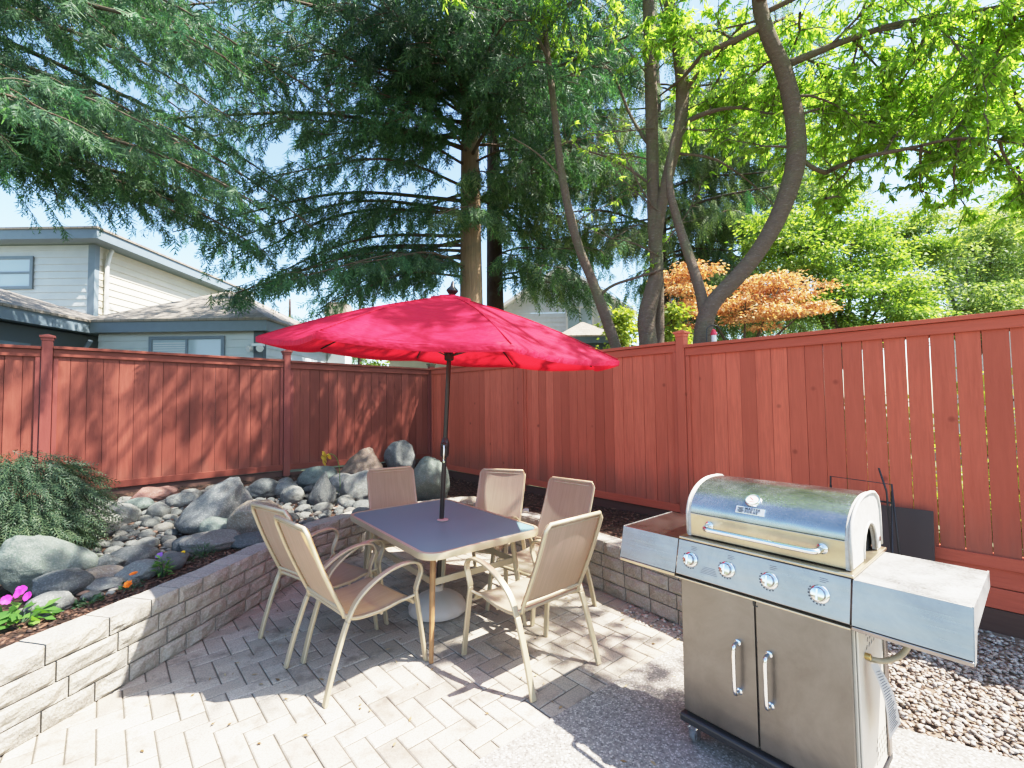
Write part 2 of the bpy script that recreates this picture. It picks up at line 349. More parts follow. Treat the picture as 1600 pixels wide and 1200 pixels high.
M_PINK = petal('magenta_petal', (.72, .06, .58)); M_ORANGE = petal('orange_petal', (.85, .22, .015)); M_YELLOW = petal('yellow_petal', (.85, .55, .02)); M_PURPLE = petal('purple_petal', (.36, .16, .55)); M_OLIVE = petal('mustard_petal', (.62, .45, .07))
M_SIDE = plain('blue_grey_siding', (.54, .58, .575), .7, 0, .1, 3); M_SIDEC = plain('cream_siding', (.62, .58, .48), .7, 0, .1, 3)
M_FASCIA = plain('blue_grey_trim', (.19, .24, .275), .6); M_SIDEW = plain('pale_siding', (.60, .64, .66), .7)
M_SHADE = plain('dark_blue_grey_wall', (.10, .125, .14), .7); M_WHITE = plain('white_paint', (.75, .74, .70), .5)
M_PANE = NT('window_glass'); M_PANE.base((.42, .50, .54), .08, 0, .8); M_PANE = M_PANE.mat
M_BLIND = plain('window_blind', (.6, .62, .62), .6)
def shingle():
    t = NT('weathered_shingles'); b = t.n('ShaderNodeTexBrick', ins={'Vector': t.coord(), 'Scale': 3., 'Mortar Size': .012, 'Color1': (.30, .27, .235, 1), 'Color2': (.21, .195, .18, 1), 'Mortar': (.07, .065, .06, 1)})
    b.inputs['Brick Width'].default_value = .5; b.inputs['Row Height'].default_value = .42
    n = t.noise(t.coord(), 2, 4); t.bump(b.outputs['Fac'], -.5, .02); return t.base(t.mix(t.math('MULTIPLY', n, .5), b.outputs[0], (.36, .29, .2)), .9, 0, .2)
M_SHINGLE = shingle(); M_BRICK = plain('chimney_brick', (.30, .2, .15), .9, 0, .3, 12, .4)

# ------------------------------------------------------------------ fence geometry shared by everything
CN = Vector((-1.53, 8.73, 0)); DR = Vector((.674, -.7387, 0)).normalized(); DL = Vector((-.7387, -.674, 0)).normalized()
NR = Vector((DR.y, -DR.x, 0)); NR = NR if NR.y < 0 else -NR      # normals that face the patio
NL = Vector((DL.y, -DL.x, 0)); NL = NL if NL.y < 0 else -NL
WALL = [(-2.68, .6), (-2.60, 1.4), (-2.46, 2.25), (-2.36, 2.7), (-2.23, 3.3), (-2.10, 4.2), (-2.0, 4.75), (-1.66, 5.33), (-.67, 5.95), (.185, 4.92), (.71, 4.17), (1.206, 3.463), (1.45, 3.14), (2.45, 4.25)]
def resample(P, step):
    P = [Vector((*p, 0)) if len(p) == 2 else Vector(p) for p in P]; out = [P[0]]; acc = 0
    for a, b in zip(P, P[1:]):
        L = (b-a).length; k = max(1, round(L/step))
        out += [a.lerp(b, (i+1)/k) for i in range(k)]
    return out
WF = resample(WALL, .05)
def dist_wall(x, y): return min((p.x-x)**2+(p.y-y)**2 for p in WF[::3])**.5
def soil_h(x, y):
    p = Vector((x, y, 0)); dl = max(0, (p-CN).dot(NL)); dr = max(0, (p-CN).dot(NR)); dw = dist_wall(x, y)
    a = dw/(dw+dl+1e-3); wl = dr/(dr+dl*.8+1e-3); n = noise.noise(Vector((x*1.7, y*1.7, 3)))*.02
    return .385 + .24*a*wl*wl + .03*math.sin(min(1, a)*math.pi)*(-1.2) + n
def on_soil(px, py, lift=0.):
    d = ray(px, py); t = 1.2
    while t < 12:
        P = _C + d*t
        if P[2] <= soil_h(P[0], P[1])+lift: break
        t += .02
    return Vector(P)

# ------------------------------------------------------------------ ground, paving, beds
g = MB(); k = 40
g.add([(-k, -k, -.07), (k, -k, -.07), (k, 3*k, -.07), (-k, 3*k, -.07)], [(0, 1, 2, 3)])
tag(g.build('ground', M_EARTH, smooth=False), kind='structure')
def inside(poly, x, y):
    c = False; n = len(poly)
    for i in range(n):
        x1, y1 = poly[i][:2]; x2, y2 = poly[i-1][:2]
        if (y1 > y) != (y2 > y) and x < (x2-x1)*(y-y1)/(y2-y1)+x1: c = not c
    return c
SA, SB = Vector((1.12, 3.2, 0)), Vector((-.22, 2.17, 0)); SDIR = (SB-SA).normalized()    # paver / slab joint
SLABN = Vector((-SDIR.y, SDIR.x, 0)); SLABN = SLABN if SLABN.y < 0 else -SLABN
PATIO = [(-2.5, .3)] + [(x, y) for x, y in WALL[1:12]] + [(1.3, 3.1), (1.3, .3)]
ang = R(-48.3); ux, uy = Vector((math.cos(ang), math.sin(ang), 0)), Vector((-math.sin(ang), math.cos(ang), 0)); a = .1115
pv = MB()
for i in range(-70, 70):
    for j in range(-70, 70):
        for typ in (0, 1):
            if (i-j) % 4 != (0 if typ == 0 else 3): continue
            L, W = (2*a, a) if typ == 0 else (a, 2*a)
            c = ux*(i*a+L/2) + uy*(j*a+W/2) + Vector((0, 3.2, 0))
            if c.y < .35 or c.y > 6.1 or abs(c.x) > 3: continue
            if (c-SA).dot(SLABN) > .2: continue
            if not (inside(PATIO, c.x, c.y) or dist_wall(c.x, c.y) < .16): continue
            gp, ch = .0032, .005; dz = random.uniform(-.0022, .0022); tx, ty = random.gauss(0, .006), random.gauss(0, .006)
            vs = []
            for ins, z in ((gp, -.05), (gp, -.004), (gp+ch, 0)):
                for sx, sy in ((-1, -1), (1, -1), (1, 1), (-1, 1)):
                    q = ux*sx*(L/2-ins) + uy*sy*(W/2-ins); vs.append(c+q+Vector((0, 0, z+dz+tx*q.x+ty*q.y)))
            pv.add(vs, [(b+m, b+(m+1) % 4, b+4+(m+1) % 4, b+4+m) for b in (0, 4) for m in range(4)] + [(8, 9, 10, 11)])
tag(pv.build('paver_patio', M_PAVER, smooth=False), kind='structure')
jb = MB().add([(-3, .2, -.006), (1.4, .2, -.006), (1.4, 6.2, -.006), (-3, 6.2, -.006)], [(0, 1, 2, 3)])
tag(jb.build('paver_joint_sand', plain('joint_sand', (.11, .095, .075), .95, 0, .3, 40), smooth=False), kind='structure')
GA, GB = Vector((1.924, 2.367, 0)), Vector((2.268, 2.16, 0)); GD = (GB-GA).normalized(); GA0 = GA-GD*.72; GB0 = GA+GD*4.2
sl = MB(); poly = [SA-SDIR*.25, SB+SDIR*2.6, Vector((-1.2, -1.5, 0)), Vector((5.5, -1.5, 0)), GB0, GA0]
sl.prism([(p.x, p.y) for p in poly], lambda x, y: (x, y, -.05), lambda x, y: (x, y, .007))
tag(sl.build('aggregate_slab', M_AGG, smooth=False), kind='structure')
gs = MB(); fe = [CN+DR*s-NR*.12 for s in (5.0, 12)]
gs.add([(1.2, 3.1, -.03), (GA0.x, GA0.y, -.03), (GB0.x, GB0.y, -.03), (fe[1].x, fe[1].y, -.005), (fe[0].x, fe[0].y, -.005)], [(0, 1, 2, 3, 4)])
tag(gs.build('gravel_bed_soil', plain('sandy_gravel_fines', (.20, .145, .105), .95, 0, .4, 30, .6), smooth=False), kind='structure')
# soil of the raised bed: a height grid inside the wall and the fences
xs = np.arange(-8.2, 3.2, .07); ys = np.arange(.3, 8.9, .07); idx = {}; V = []; F = []
WB = [p for p in WF]
ring = [(p.x-.0, p.y) for p in WF] + [tuple((CN+DR*5.6)[:2]), tuple((CN+DR*0)[:2]), tuple((CN+DL*9)[:2]), (-8.4, .3)]
for i, x in enumerate(xs):
    for j, y in enumerate(ys):
        if inside(ring, x, y): idx[i, j] = len(V); V.append((x, y, soil_h(x, y)+random.uniform(-.006, .006)))
for (i, j), v in idx.items():
    q = [(i, j), (i+1, j), (i+1, j+1), (i, j+1)]
    if all(t in idx for t in q): F.append([idx[t] for t in q])
so = npmesh('planting_bed_soil', V, F, M_SOIL, smooth=True); tag(so, kind='structure')

# ------------------------------------------------------------------ retaining wall
rw = MB(); CH = .11
PATHS = resample(WALL, .02); cum = [0]
for p, q in zip(PATHS, PATHS[1:]): cum.append(cum[-1]+(q-p).length)
def wall_pt(s):
    i = min(max(int(np.searchsorted(cum, s))-1, 0), len(PATHS)-2); p, q = PATHS[i], PATHS[i+1]
    t = (q-p).normalized(); lo, hi = max(0, i-6), min(len(PATHS)-1, i+7); ts = (PATHS[hi]-PATHS[lo]).normalized()
    return p+t*(s-cum[i]), Vector((-ts.y, ts.x, 0))
for course in range(4):
    s = -.1 + (.13 if course % 2 else 0)
    while s < cum[-1]-.05:
        L = random.choice((.19, .25, .25, .31)); s0, s1 = max(.01, s+.004), min(cum[-1]-.01, s+L-.004); s += L
        if s1-s0 < .05: continue
        nx, nz = 9, 5; z0, z1 = course*CH+.0035, (course+1)*CH-.0035; dz = random.uniform(-.002, .002) if course == 3 else 0
        vs = []; fs = []; sd_ = random.random()*99
        for u in range(nx+1):
            p, n = wall_pt(s0+(s1-s0)*u/nx)
            for v in range(nz+1):
                e = min(u, nx-u)*min(v, nz-v); z = z0+(z1-z0)*v/nz
                o = .0 if e == 0 else -.012*min(1, e/3)+.017*noise.noise(Vector((p.x*14+sd_, p.y*14, z*17)))
                vs.append(p+n*(o+.004-course*.0)+Vector((0, 0, z+dz)))
        W_ = nz+1
        for u in range(nx):
            for v in range(nz): fs.append((u*W_+v, (u+1)*W_+v, (u+1)*W_+v+1, u*W_+v+1))
        b0 = len(vs)
        for u in range(nx+1):
            p, n = wall_pt(s0+(s1-s0)*u/nx); n2 = n*.2
            for w2, zz in ((.085, z1+.0), (.19+.015*noise.noise(p*5), z1), (.19, z0)): vs.append(p+n*w2+Vector((0, 0, zz+dz+.003*noise.noise(p*30))))
        for u in range(nx):
            t0, t1 = u*W_+nz, (u+1)*W_+nz; q0, q1 = b0+u*3, b0+u*3+3
            fs += [(t0, t1, q1, q0), (q0, q1, q1+1, q0+1), (q0+1, q1+1, q1+2, q0+2)]
        fs += [tuple([v for v in range(W_)] + [b0, b0+1, b0+2]), tuple([nx*W_+v for v in range(W_)][::-1] + [b0+nx*3+2, b0+nx*3+1, b0+nx*3])]
        rw.add(vs, fs)
tag(rw.build('retaining_wall', M_BLOCK, smooth=False), 'low curved wall of grey split-face concrete blocks holding the raised bed', 'retaining wall')

# ------------------------------------------------------------------ fences
def fence(name, label, D, N, spans, posts, bw, M_BOARD=M_BOARD, M_RAIL=M_RAIL, M_POST=M_POST):
    root = thing(name, label, 'fence', CN, math.atan2(D.y, D.x))
    inv = root.matrix_basis.to_3x3().inverted(); ny = (inv @ N).y; f = 1 if ny > 0 else -1        # local y sign that faces the patio
    def yb(y0, y1): return (min(f*y0, f*y1), max(f*y0, f*y1))
    for (s0, s1, zb0, zb1, zt0, zt1, gaps, kick) in spans:
        pb = MB(); n = max(1, round((s1-s0)/bw)); st = (s1-s0)/n
        for i in range(n):
            gp = random.uniform(.0016, .003)
            if gaps: gp = random.uniform(.0014, .0036) if s0+i*st > gaps else random.uniform(.0010, .002)
            x0, x1 = s0+i*st+gp, s0+(i+1)*st-gp; lean0, lean1 = random.uniform(-.0012, .0012), random.uniform(-.0012, .0012)
            if not gaps: x0 -= .0; 
            t = (i+.5)/n; zb, zt = zb0+(zb1-zb0)*t, zt0+(zt1-zt0)*t; y0, y1 = yb(-.009+random.uniform(-.002, .002), .009+random.uniform(-.002, .003))
            vs = [(x0+lean0*(1 if z < 1 else -1), y0, z) for z in (zb, zt)] + [(x1+lean1*(1 if z < 1 else -1), y0, z) for z in (zb, zt)]
            vs += [(v[0], y1, v[2]) for v in vs]
            pb.add(vs, [(0, 1, 3, 2), (4, 6, 7, 5), (0, 4, 5, 1), (2, 3, 7, 6), (1, 5, 7, 3), (0, 2, 6, 4)])
            if not gaps and random.random() < .8:        # tight tongue joint behind the boards
                pb.box(x1-.004, x1+.012, *yb(-.016, -.0115), zb, zt)
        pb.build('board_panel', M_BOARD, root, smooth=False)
        def rail(nm, y0, y1, h0, h1, base='t', m=None, e=0):
            m = m or M_RAIL
            ra = MB(); ya, yc = yb(y0, y1); zs = (zt0, zt1) if base == 't' else (zb0, zb1)
            ra.add([(s0-e, ya, zs[0]+h0), (s1+e, ya, zs[1]+h0), (s1+e, yc, zs[1]+h0), (s0-e, yc, zs[0]+h0), (s0-e, ya, zs[0]+h1), (s1+e, ya, zs[1]+h1), (s1+e, yc, zs[1]+h1), (s0-e, yc, zs[0]+h1)],
                   [(0, 3, 2, 1), (4, 5, 6, 7), (0, 1, 5, 4), (1, 2, 6, 5), (2, 3, 7, 6), (3, 0, 4, 7)])
            return ra.build(nm, m, root, bevel=.003, smooth=False)
        rail('cap_rail', -.06, .06, .001, .034)
        rail('top_trim', .0135, .034, -.085, -.002); rail('bottom_trim', .0135, .036, -.004, .082, 'b')
        rail('back_rail', -.05, -.0135, -.10, -.002); rail('back_rail', -.05, -.0135, 0, .09, 'b')
        for sx in (s0, s1-.045):
            MB().box(sx+.002, sx+.043, *yb(.0135, .032), zb0+.085, zt0-.09).build('side_trim', M_POST, root, smooth=False, bevel=.002)
        if kick == 'dark':
            MB().box(s0, s1, *yb(-.03, .012), zb0-.34, min(zb0, zb1)-.008).build('kick_board', M_KICK, root, smooth=False, bevel=.004)
        else:
            for q in range(3):
                MB().box(s0, s1, *yb(-.03, .016+.003*(q % 2)), (.015 if q else -.06)+q*.148, .015+(q+1)*.148-.006).build('kick_board', M_RAIL if q else M_KICK, root, smooth=False, bevel=.004)
    for s, z0, z1, m in posts:
        p = MB().box(s-.047, s+.047, -.05, .05, z0, z1); po = p.build('post', M_POST, root, smooth=False, bevel=.004)
        c = MB(); c.box(s-.066, s+.066, -.068, .068, z1+.001, z1+.026)
        c.add([(s-.055, -.057, z1+.026), (s+.055, -.057, z1+.026), (s+.055, .057, z1+.026), (s-.055, .057, z1+.026), (s, 0, z1+.05)], [(0, 1, 4), (1, 2, 4), (2, 3, 4), (3, 0, 4)])
        c.box(s-.054, s+.054, -.0565, .0565, z1-.03, z1+.0005)
        c.build('post_cap', m, po, smooth=False, bevel=.003)
    return root
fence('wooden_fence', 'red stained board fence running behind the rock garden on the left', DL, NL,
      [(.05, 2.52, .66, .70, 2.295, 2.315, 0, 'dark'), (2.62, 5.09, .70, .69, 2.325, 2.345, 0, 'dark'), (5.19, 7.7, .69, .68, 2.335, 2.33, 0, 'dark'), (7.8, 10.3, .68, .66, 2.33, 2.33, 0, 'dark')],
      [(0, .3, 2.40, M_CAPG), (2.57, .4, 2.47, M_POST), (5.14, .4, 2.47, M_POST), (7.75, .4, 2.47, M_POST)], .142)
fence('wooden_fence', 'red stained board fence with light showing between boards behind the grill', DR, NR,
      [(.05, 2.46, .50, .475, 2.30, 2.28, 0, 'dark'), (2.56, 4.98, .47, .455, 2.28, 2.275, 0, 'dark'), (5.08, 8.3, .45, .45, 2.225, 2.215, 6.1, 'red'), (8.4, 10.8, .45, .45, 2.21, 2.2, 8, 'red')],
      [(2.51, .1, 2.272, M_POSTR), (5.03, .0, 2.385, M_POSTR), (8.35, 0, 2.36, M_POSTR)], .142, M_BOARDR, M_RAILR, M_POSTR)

# ------------------------------------------------------------------ furniture: table
TA = Vector((.616, -.788, 0)); TC = Vector((-.605, 3.735, 0))
tb = thing('patio_table', 'rectangular patio table with smoked glass top and champagne metal frame', 'table', TC, math.atan2(TA.y, TA.x))
def rrect(hx, hy, r, n=6):
    out = []
    for cx, cy, a0 in ((hx-r, hy-r, 0), (-hx+r, hy-r, 90), (-hx+r, -hy+r, 180), (hx-r, -hy+r, 270)):
        out += [(cx+r*math.cos(R(a0+90*i/n)), cy+r*math.sin(R(a0+90*i/n))) for i in range(n+1)]
    return out
HX, HY, TZ = .72, .475, .72
MB().prism(rrect(HX-.012, HY-.012, .10), lambda x, y: (x, y, TZ-.008), lambda x, y: (x, y, TZ)).build('glass_top', M_GLASS, tb, angle=30)
ou, inn = rrect(HX+.012, HY+.012, .125), rrect(HX-.011, HY-.011, .102); n = len(ou); rm = MB(); vs = []
for z, L in ((TZ-.04, inn), (TZ-.04, ou), (TZ-.012, [(x*1.004, y*1.006) for x, y in ou]), (TZ+.003, ou), (TZ+.004, inn)): vs += [(x, y, z) for x, y in L]
rm.add(vs, [(q*n+i, q*n+(i+1) % n, ((q+1) % 5)*n+(i+1) % n, ((q+1) % 5)*n+i) for q in range(5) for i in range(n)])
rm.build('rim', M_FRAME, tb, angle=50)
for sx in (-1, 1):
    for sy in (-1, 1):
        l = MB(); l.tube([(sx*.53, sy*.33, TZ-.04), (sx*.545, sy*.345, .5), (sx*.57, sy*.365, .25), (sx*.605, sy*.39, 0)], [.021, .02, .018, .014], 8)
        l.build('leg', [M_RUSTY if sx > 0 and sy < 0 else M_FRAME], tb)
ap = MB()
for p, q in (((-.54, -.34), (.54, -.34)), ((.54, -.34), (.54, .34)), ((.54, .34), (-.54, .34)), ((-.54, .34), (-.54, -.34))):
    ap.bar((*p, .475), (*q, .475), .012, .045); ap.bar((*p, TZ-.055), (*q, TZ-.055), .015, .03)
ap.build('apron', M_FRAME, tb, smooth=False, bevel=.003)
MB().lathe([(.032, TZ-.03), (.032, TZ+.004), (.046, TZ+.005), (.046, TZ+.009), (.026, TZ+.010)], 20, Matrix.Translation((.02, .03, 0))).build('hole_ring', M_PLASTER, tb)

# ------------------------------------------------------------------ umbrella and its base
UB = Vector((-.62, 3.77, 0))
ub = MB(); ub.lathe([(.20, .0), (.228, .012), (.232, .035), (.21, .075), (.16, .115), (.10, .145), (.06, .158), (.045, .165), (.042, .20), (.036, .205)], 48, None, 0, lambda th, z: 1+.018*math.cos(th*12)*(1 if .02 < z < .13 else 0))
tag(ub.build('umbrella_base', M_PLASTER, loc=UB), 'round beige ribbed base weighing down the umbrella pole', 'umbrella base')
um = thing('patio_umbrella', 'open red octagonal umbrella standing through the table on a dark pole', 'umbrella', UB)
UN = Vector((.079, -.046, 1)).normalized(); UCt = Vector((-.523, 3.785, 2.068))-UB; UR, UH, UTH = 1.40, .471, 3.533
UT = UCt+UN*UH; ua = Vector((0, 1, 0)).cross(UN).normalized(); uv = UN.cross(ua)
pd = (UT-Vector((0, 0, .05))).normalized()
def onpole(z): return Vector((0, 0, .05))+pd*(z-.05)/pd.z
MB().tube([onpole(.20), onpole(1.2), onpole(2.3), UT], .019, 14).build('pole', M_BRONZE, um)
cr = MB(); Mz = Matrix.Translation(onpole(1.22)) @ pd.to_track_quat('Z', 'Y').to_matrix().to_4x4()
cr.lathe([(.022, 0), (.034, .012), (.036, .05), (.036, .11), (.03, .135), (.021, .16)], 18, Mz); cr.lathe([(.02, 0), (.026, .006), (.026, .03), (.018, .036)], 14, Mz @ Matrix.Translation((-.02, 0, .10)) @ Matrix.Rotation(R(-90), 4, 'Y'))
co = cr.build('crank_housing', M_BRONZE, um)
ch = MB(); ch.tube([Mz @ Vector(p) for p in ((-.05, 0, .10), (-.062, -.004, .10), (-.066, -.006, .08), (-.068, -.008, -.02))], .006, 8); ch.tube([Mz @ Vector(p) for p in ((-.066, -.008, -.02), (-.12, -.02, -.02))], .0085, 10)
ch.build('crank_handle', M_CHROME, co)
def canopy_pt(r, th, drop=0.):            # r 0..1, th in units of panels
    k0 = math.floor(th); f = th-k0
    def tip(k_): aa = UTH+k_*math.pi/4; return ua*math.cos(aa)+uv*math.sin(aa)
    e = tip(k0)*(1-f)+tip(k0+1)*f; sag = math.sin(math.pi*f)
    return UCt + e*UR*r*(1-.035*sag*r*r) + UN*(UH*(1-r) + .045*math.sin(math.pi*r) - sag*(.03*r+.035*r*(1-r)) - drop)
def canopy(r0, r1, lift, nr, hem):
    m = MB(); vs = []; fs = []; nt_ = 10; N_ = 8*nt_; rows = [r0+(r1-r0)*i/nr for i in range(nr+1)]
    for r in rows:
        for j in range(N_):
            p = canopy_pt(r, j/nt_); wv = .006*noise.noise(Vector((p.x*3, p.y*7, 1)))
            vs.append(p+UN*(lift+wv))
    if hem:
        for j in range(N_): vs.append(canopy_pt(r1*.998, j/nt_)+UN*(lift-.035))
    R_ = len(vs)//N_
    for i in range(R_-1):
        for j in range(N_): fs.append((i*N_+j, i*N_+(j+1) % N_, (i+1)*N_+(j+1) % N_, (i+1)*N_+j))
    return m.add(vs, fs)
cn = canopy(.06, 1., 0, 14, True).build('canopy', M_CANOPY, um, angle=0)
sm_ = MB()
for q in range(8): sm_.tube([canopy_pt(r_, q)+UN*.003 for r_ in (.12, .3, .5, .7, .85, .99)], .0035, 5)
sm_.build('seams', M_CANOPY, cn, angle=0)
canopy(.012, .125, .022, 5, True).build('vent_flap', M_CANOPY, cn, angle=0)
MB().lathe([(.03, .02), (.05, .045), (.045, .06), (.02, .085), (.012, .12), (.004, .13)], 14, Matrix.Translation(UT) @ UN.to_track_quat('Z', 'Y').to_matrix().to_4x4()).build('finial', M_BRONZE, um)
hubz = UT-pd*.05; run = UT-pd*.50
MB().lathe([(.03, -.03), (.04, -.02), (.04, .03), (.03, .04)], 16, Matrix.Translation(run)).build('runner', M_BRONZE, um)
for q in range(8):
    rb = MB(); pts = [canopy_pt(r, q)-UN*.014 for r in (.04, .3, .55, .8, .985)]; rb.tube(pts, .0075, 6)
    ro = rb.build('rib', M_BRONZE, um); MB().tube([run, canopy_pt(.52, q)-UN*.022], .006, 6).build('strut', M_BRONZE, ro)

# ------------------------------------------------------------------ chairs
def smoothpath(P, n=5):
    P = [Vector(p) for p in P]; out = []
    for i in range(len(P)-1):
        p0, p1, p2, p3 = P[max(i-1, 0)], P[i], P[i+1], P[min(i+2, len(P)-1)]
        for j in range(n):
            t = j/n; out.append(.5*((2*p1)+(p2-p0)*t+(2*p0-5*p1+4*p2-p3)*t*t+(3*p1-p0-3*p2+p3)*t**3))
    return out+[P[-1]]
CHAIR_G = 'sling chairs set around the patio table'
def make_chair():
    t = thing('patio_chair', 'x', 'chair', group=CHAIR_G)
    prof = smoothpath([(0, -.405, .975), (0, -.385, .91), (0, -.325, .75), (0, -.25, .58), (0, -.195, .465)], 4)
    seatp = smoothpath([(0, -.185, .43), (0, -.10, .395), (0, .06, .388), (0, .20, .405), (0, .265, .395), (0, .29, .365)], 4)
    def sheet(path, hw, chamfer=0):
        m = MB(); n = 8; vs = []; fs = []
        for i, p in enumerate(path):
            wd = hw
            if chamfer and p.z > .975-chamfer: wd = hw-(p.z-(.975-chamfer))*.8
            for j in range(n+1):
                u = j/n*2-1; sag = (1-u*u)*.012; nn = Vector((0, -.25, -1)) if not chamfer else Vector((0, -1, -.25)); vs.append(p+Vector((u*wd, .013 if chamfer else 0, 0 if chamfer else .013))+nn*sag)
        for i in range(len(path)-1):
            for j in range(n): fs.append((i*(n+1)+j, i*(n+1)+j+1, (i+1)*(n+1)+j+1, (i+1)*(n+1)+j))
        return m.add(vs, fs)
    sheet(prof, .249, .03).build('backrest', M_SLING, t, angle=0); sheet(seatp, .248).build('seat', M_SLING, t, angle=0)
    bf = MB(); up = [p for p in prof if p.z <= .945]
    outline = [Vector((.237, p.y, p.z)) for p in reversed(up)]+[Vector((.212, -.405, .972))]+[Vector((-.212, -.405, .972))]+[Vector((-.237, p.y, p.z)) for p in up]
    bf.tube(outline, .0125, 8); bf.tube([(-.237, -.198, .475), (.237, -.198, .475)], .012, 8); bf.tube([(-.232, -.393, .945), (.232, -.393, .945)], .005, 6)
    bf.build('back_frame', M_FRAME, t, angle=50)
    sf = MB()
    for s in (-1, 1): sf.tube([Vector((s*.238, p.y, p.z)) for p in [Vector((0, -.195, .465))]+seatp], .0125, 8); sf.tube([(s*.238, -.15, .412), (s*.268, -.17, .42)], .009, 8); sf.tube([(s*.238, .2, .402), (s*.285, .268, .43)], .009, 8)
    sf.tube([(-.27, -.178, .435), (.27, -.178, .435)], .012, 8); sf.tube([(-.236, .06, .37), (.236, .06, .37)], .010, 8); sf.tube([(-.238, .29, .365), (.238, .29, .365)], .0125, 8)
    sf.build('seat_frame', M_FRAME, t, angle=50)
    for s in (-1, 1):
        full = smoothpath([(s*.278, -.315, 0), (s*.276, -.258, .2), (s*.275, -.182, .41), (s*.276, -.12, .515), (s*.28, -.02, .59), (s*.285, .10, .637), (s*.288, .22, .648), (s*.29, .29, .625), (s*.29, .312, .575), (s*.29, .292, .52), (s*.29, .272, .46), (s*.292, .285, .37), (s*.298, .308, .2), (s*.304, .335, 0)], 5)
        MB().ribbon(full[:11], .036, .02, (1, 0, 0)).build('leg', M_FRAME, t, angle=40, bevel=.004)
        MB().ribbon(full[10:51], .04, .016, (1, 0, 0)).build('armrest', M_FRAME, t, angle=40, bevel=.004)
        MB().ribbon(full[50:], .036, .018, (1, 0, 0)).build('leg', M_FRAME, t, angle=40, bevel=.004)
    return t
chair0 = make_chair()
CH_SPOTS = [((-1.033, 3.016), (.69, .72), 'tan sling chair nearest the camera on the left, its gold back overlapping another chair'),
            ((-1.41, 3.45), (.58, .815), 'tan sling chair half hidden behind the front left chair, beside the block wall'),
            ((.108, 3.04), (-.64, .77), 'tan sling chair at the right end of the table with dappled seat and tilted back'),
            ((.23, 3.78), (-.70, -.72), 'sling chair with shaded grey back behind the dappled front right chair'),
            ((-.245, 4.36), (-.35, -.94), 'sling chair behind the table whose pale back stands right of the umbrella pole'),
            ((-1.12, 4.60), (.47, -.88), 'sling chair at the far end of the table, before the boulders left of the pole')]
for i, ((x, y), (fx, fy), lab) in enumerate(CH_SPOTS):
    o = chair0 if i == 0 else copy_tree(chair0)
    o.location = (x, y, .002); o.rotation_euler = (0, 0, math.atan2(-fx, fy)); o['label'] = lab

# ------------------------------------------------------------------ gas grill
BQ = thing('gas_grill', 'stainless steel gas grill on casters with closed lid, four knobs and two side shelves', 'grill', (.812, 2.30, .003), R(-50.0))
BW = .706
body = MB(); body.box(.004, BW-.003, .021, .42, .15, .80)
body.build('cabinet', M_CREAM, BQ, smooth=False, bevel=.003)
for x0, x1, hx in ((.004, .3465, .272), (.3515, BW-.012, .402)):
    d = MB().box(x0, x1, .0, .0195, .158, .797).build('door', M_DOOR, BQ, smooth=False, bevel=.004)
    h = MB(); h.tube(smoothpath([(hx, .0, .575), (hx, -.03, .574), (hx, -.043, .555), (hx, -.045, .47), (hx, -.043, .385), (hx, -.03, .366), (hx, .0, .365)], 5), .0085, 10)
    for z in (.575, .365): h.lathe([(.014, 0), (.014, .004), (.010, .007)], 14, Matrix.Translation((hx, .001, z)) @ Matrix.Rotation(R(90), 4, 'X'))
    h.build('handle', M_CHROME, d, angle=50)
latch = MB().box(.343, .352, -.004, -.0005, .765, .796).box(.345, .362, -.003, -.0008, .758, .762); latch.build('latch', M_BLACK, BQ, smooth=False)
MB().box(-.012, BW+.01, -.022, .44, .108, .149).build('base_rail', M_BLACK, BQ, smooth=False, bevel=.012, seg=3)
for x, y in ((.03, .03), (BW-.03, .03), (.03, .39), (BW-.03, .39)):
    c = MB(); c.box(x-.018, x+.018, y-.004, y+.03, .06, .107); c.box(x-.021, x-.015, y-.01, y+.034, .02, .075); c.box(x+.015, x+.021, y-.01, y+.034, .02, .075)
    co = c.build('caster', M_CHROME, BQ, smooth=False, bevel=.003)
    MB().lathe([(.012, -.014), (.034, -.013), (.037, -.006), (.037, .006), (.034, .013), (.012, .014)], 24, Matrix.Translation((x, y+.02, .037)) @ Matrix.Rotation(R(90), 4, 'Y')).build('wheel', M_RUBBER, co, angle=40)
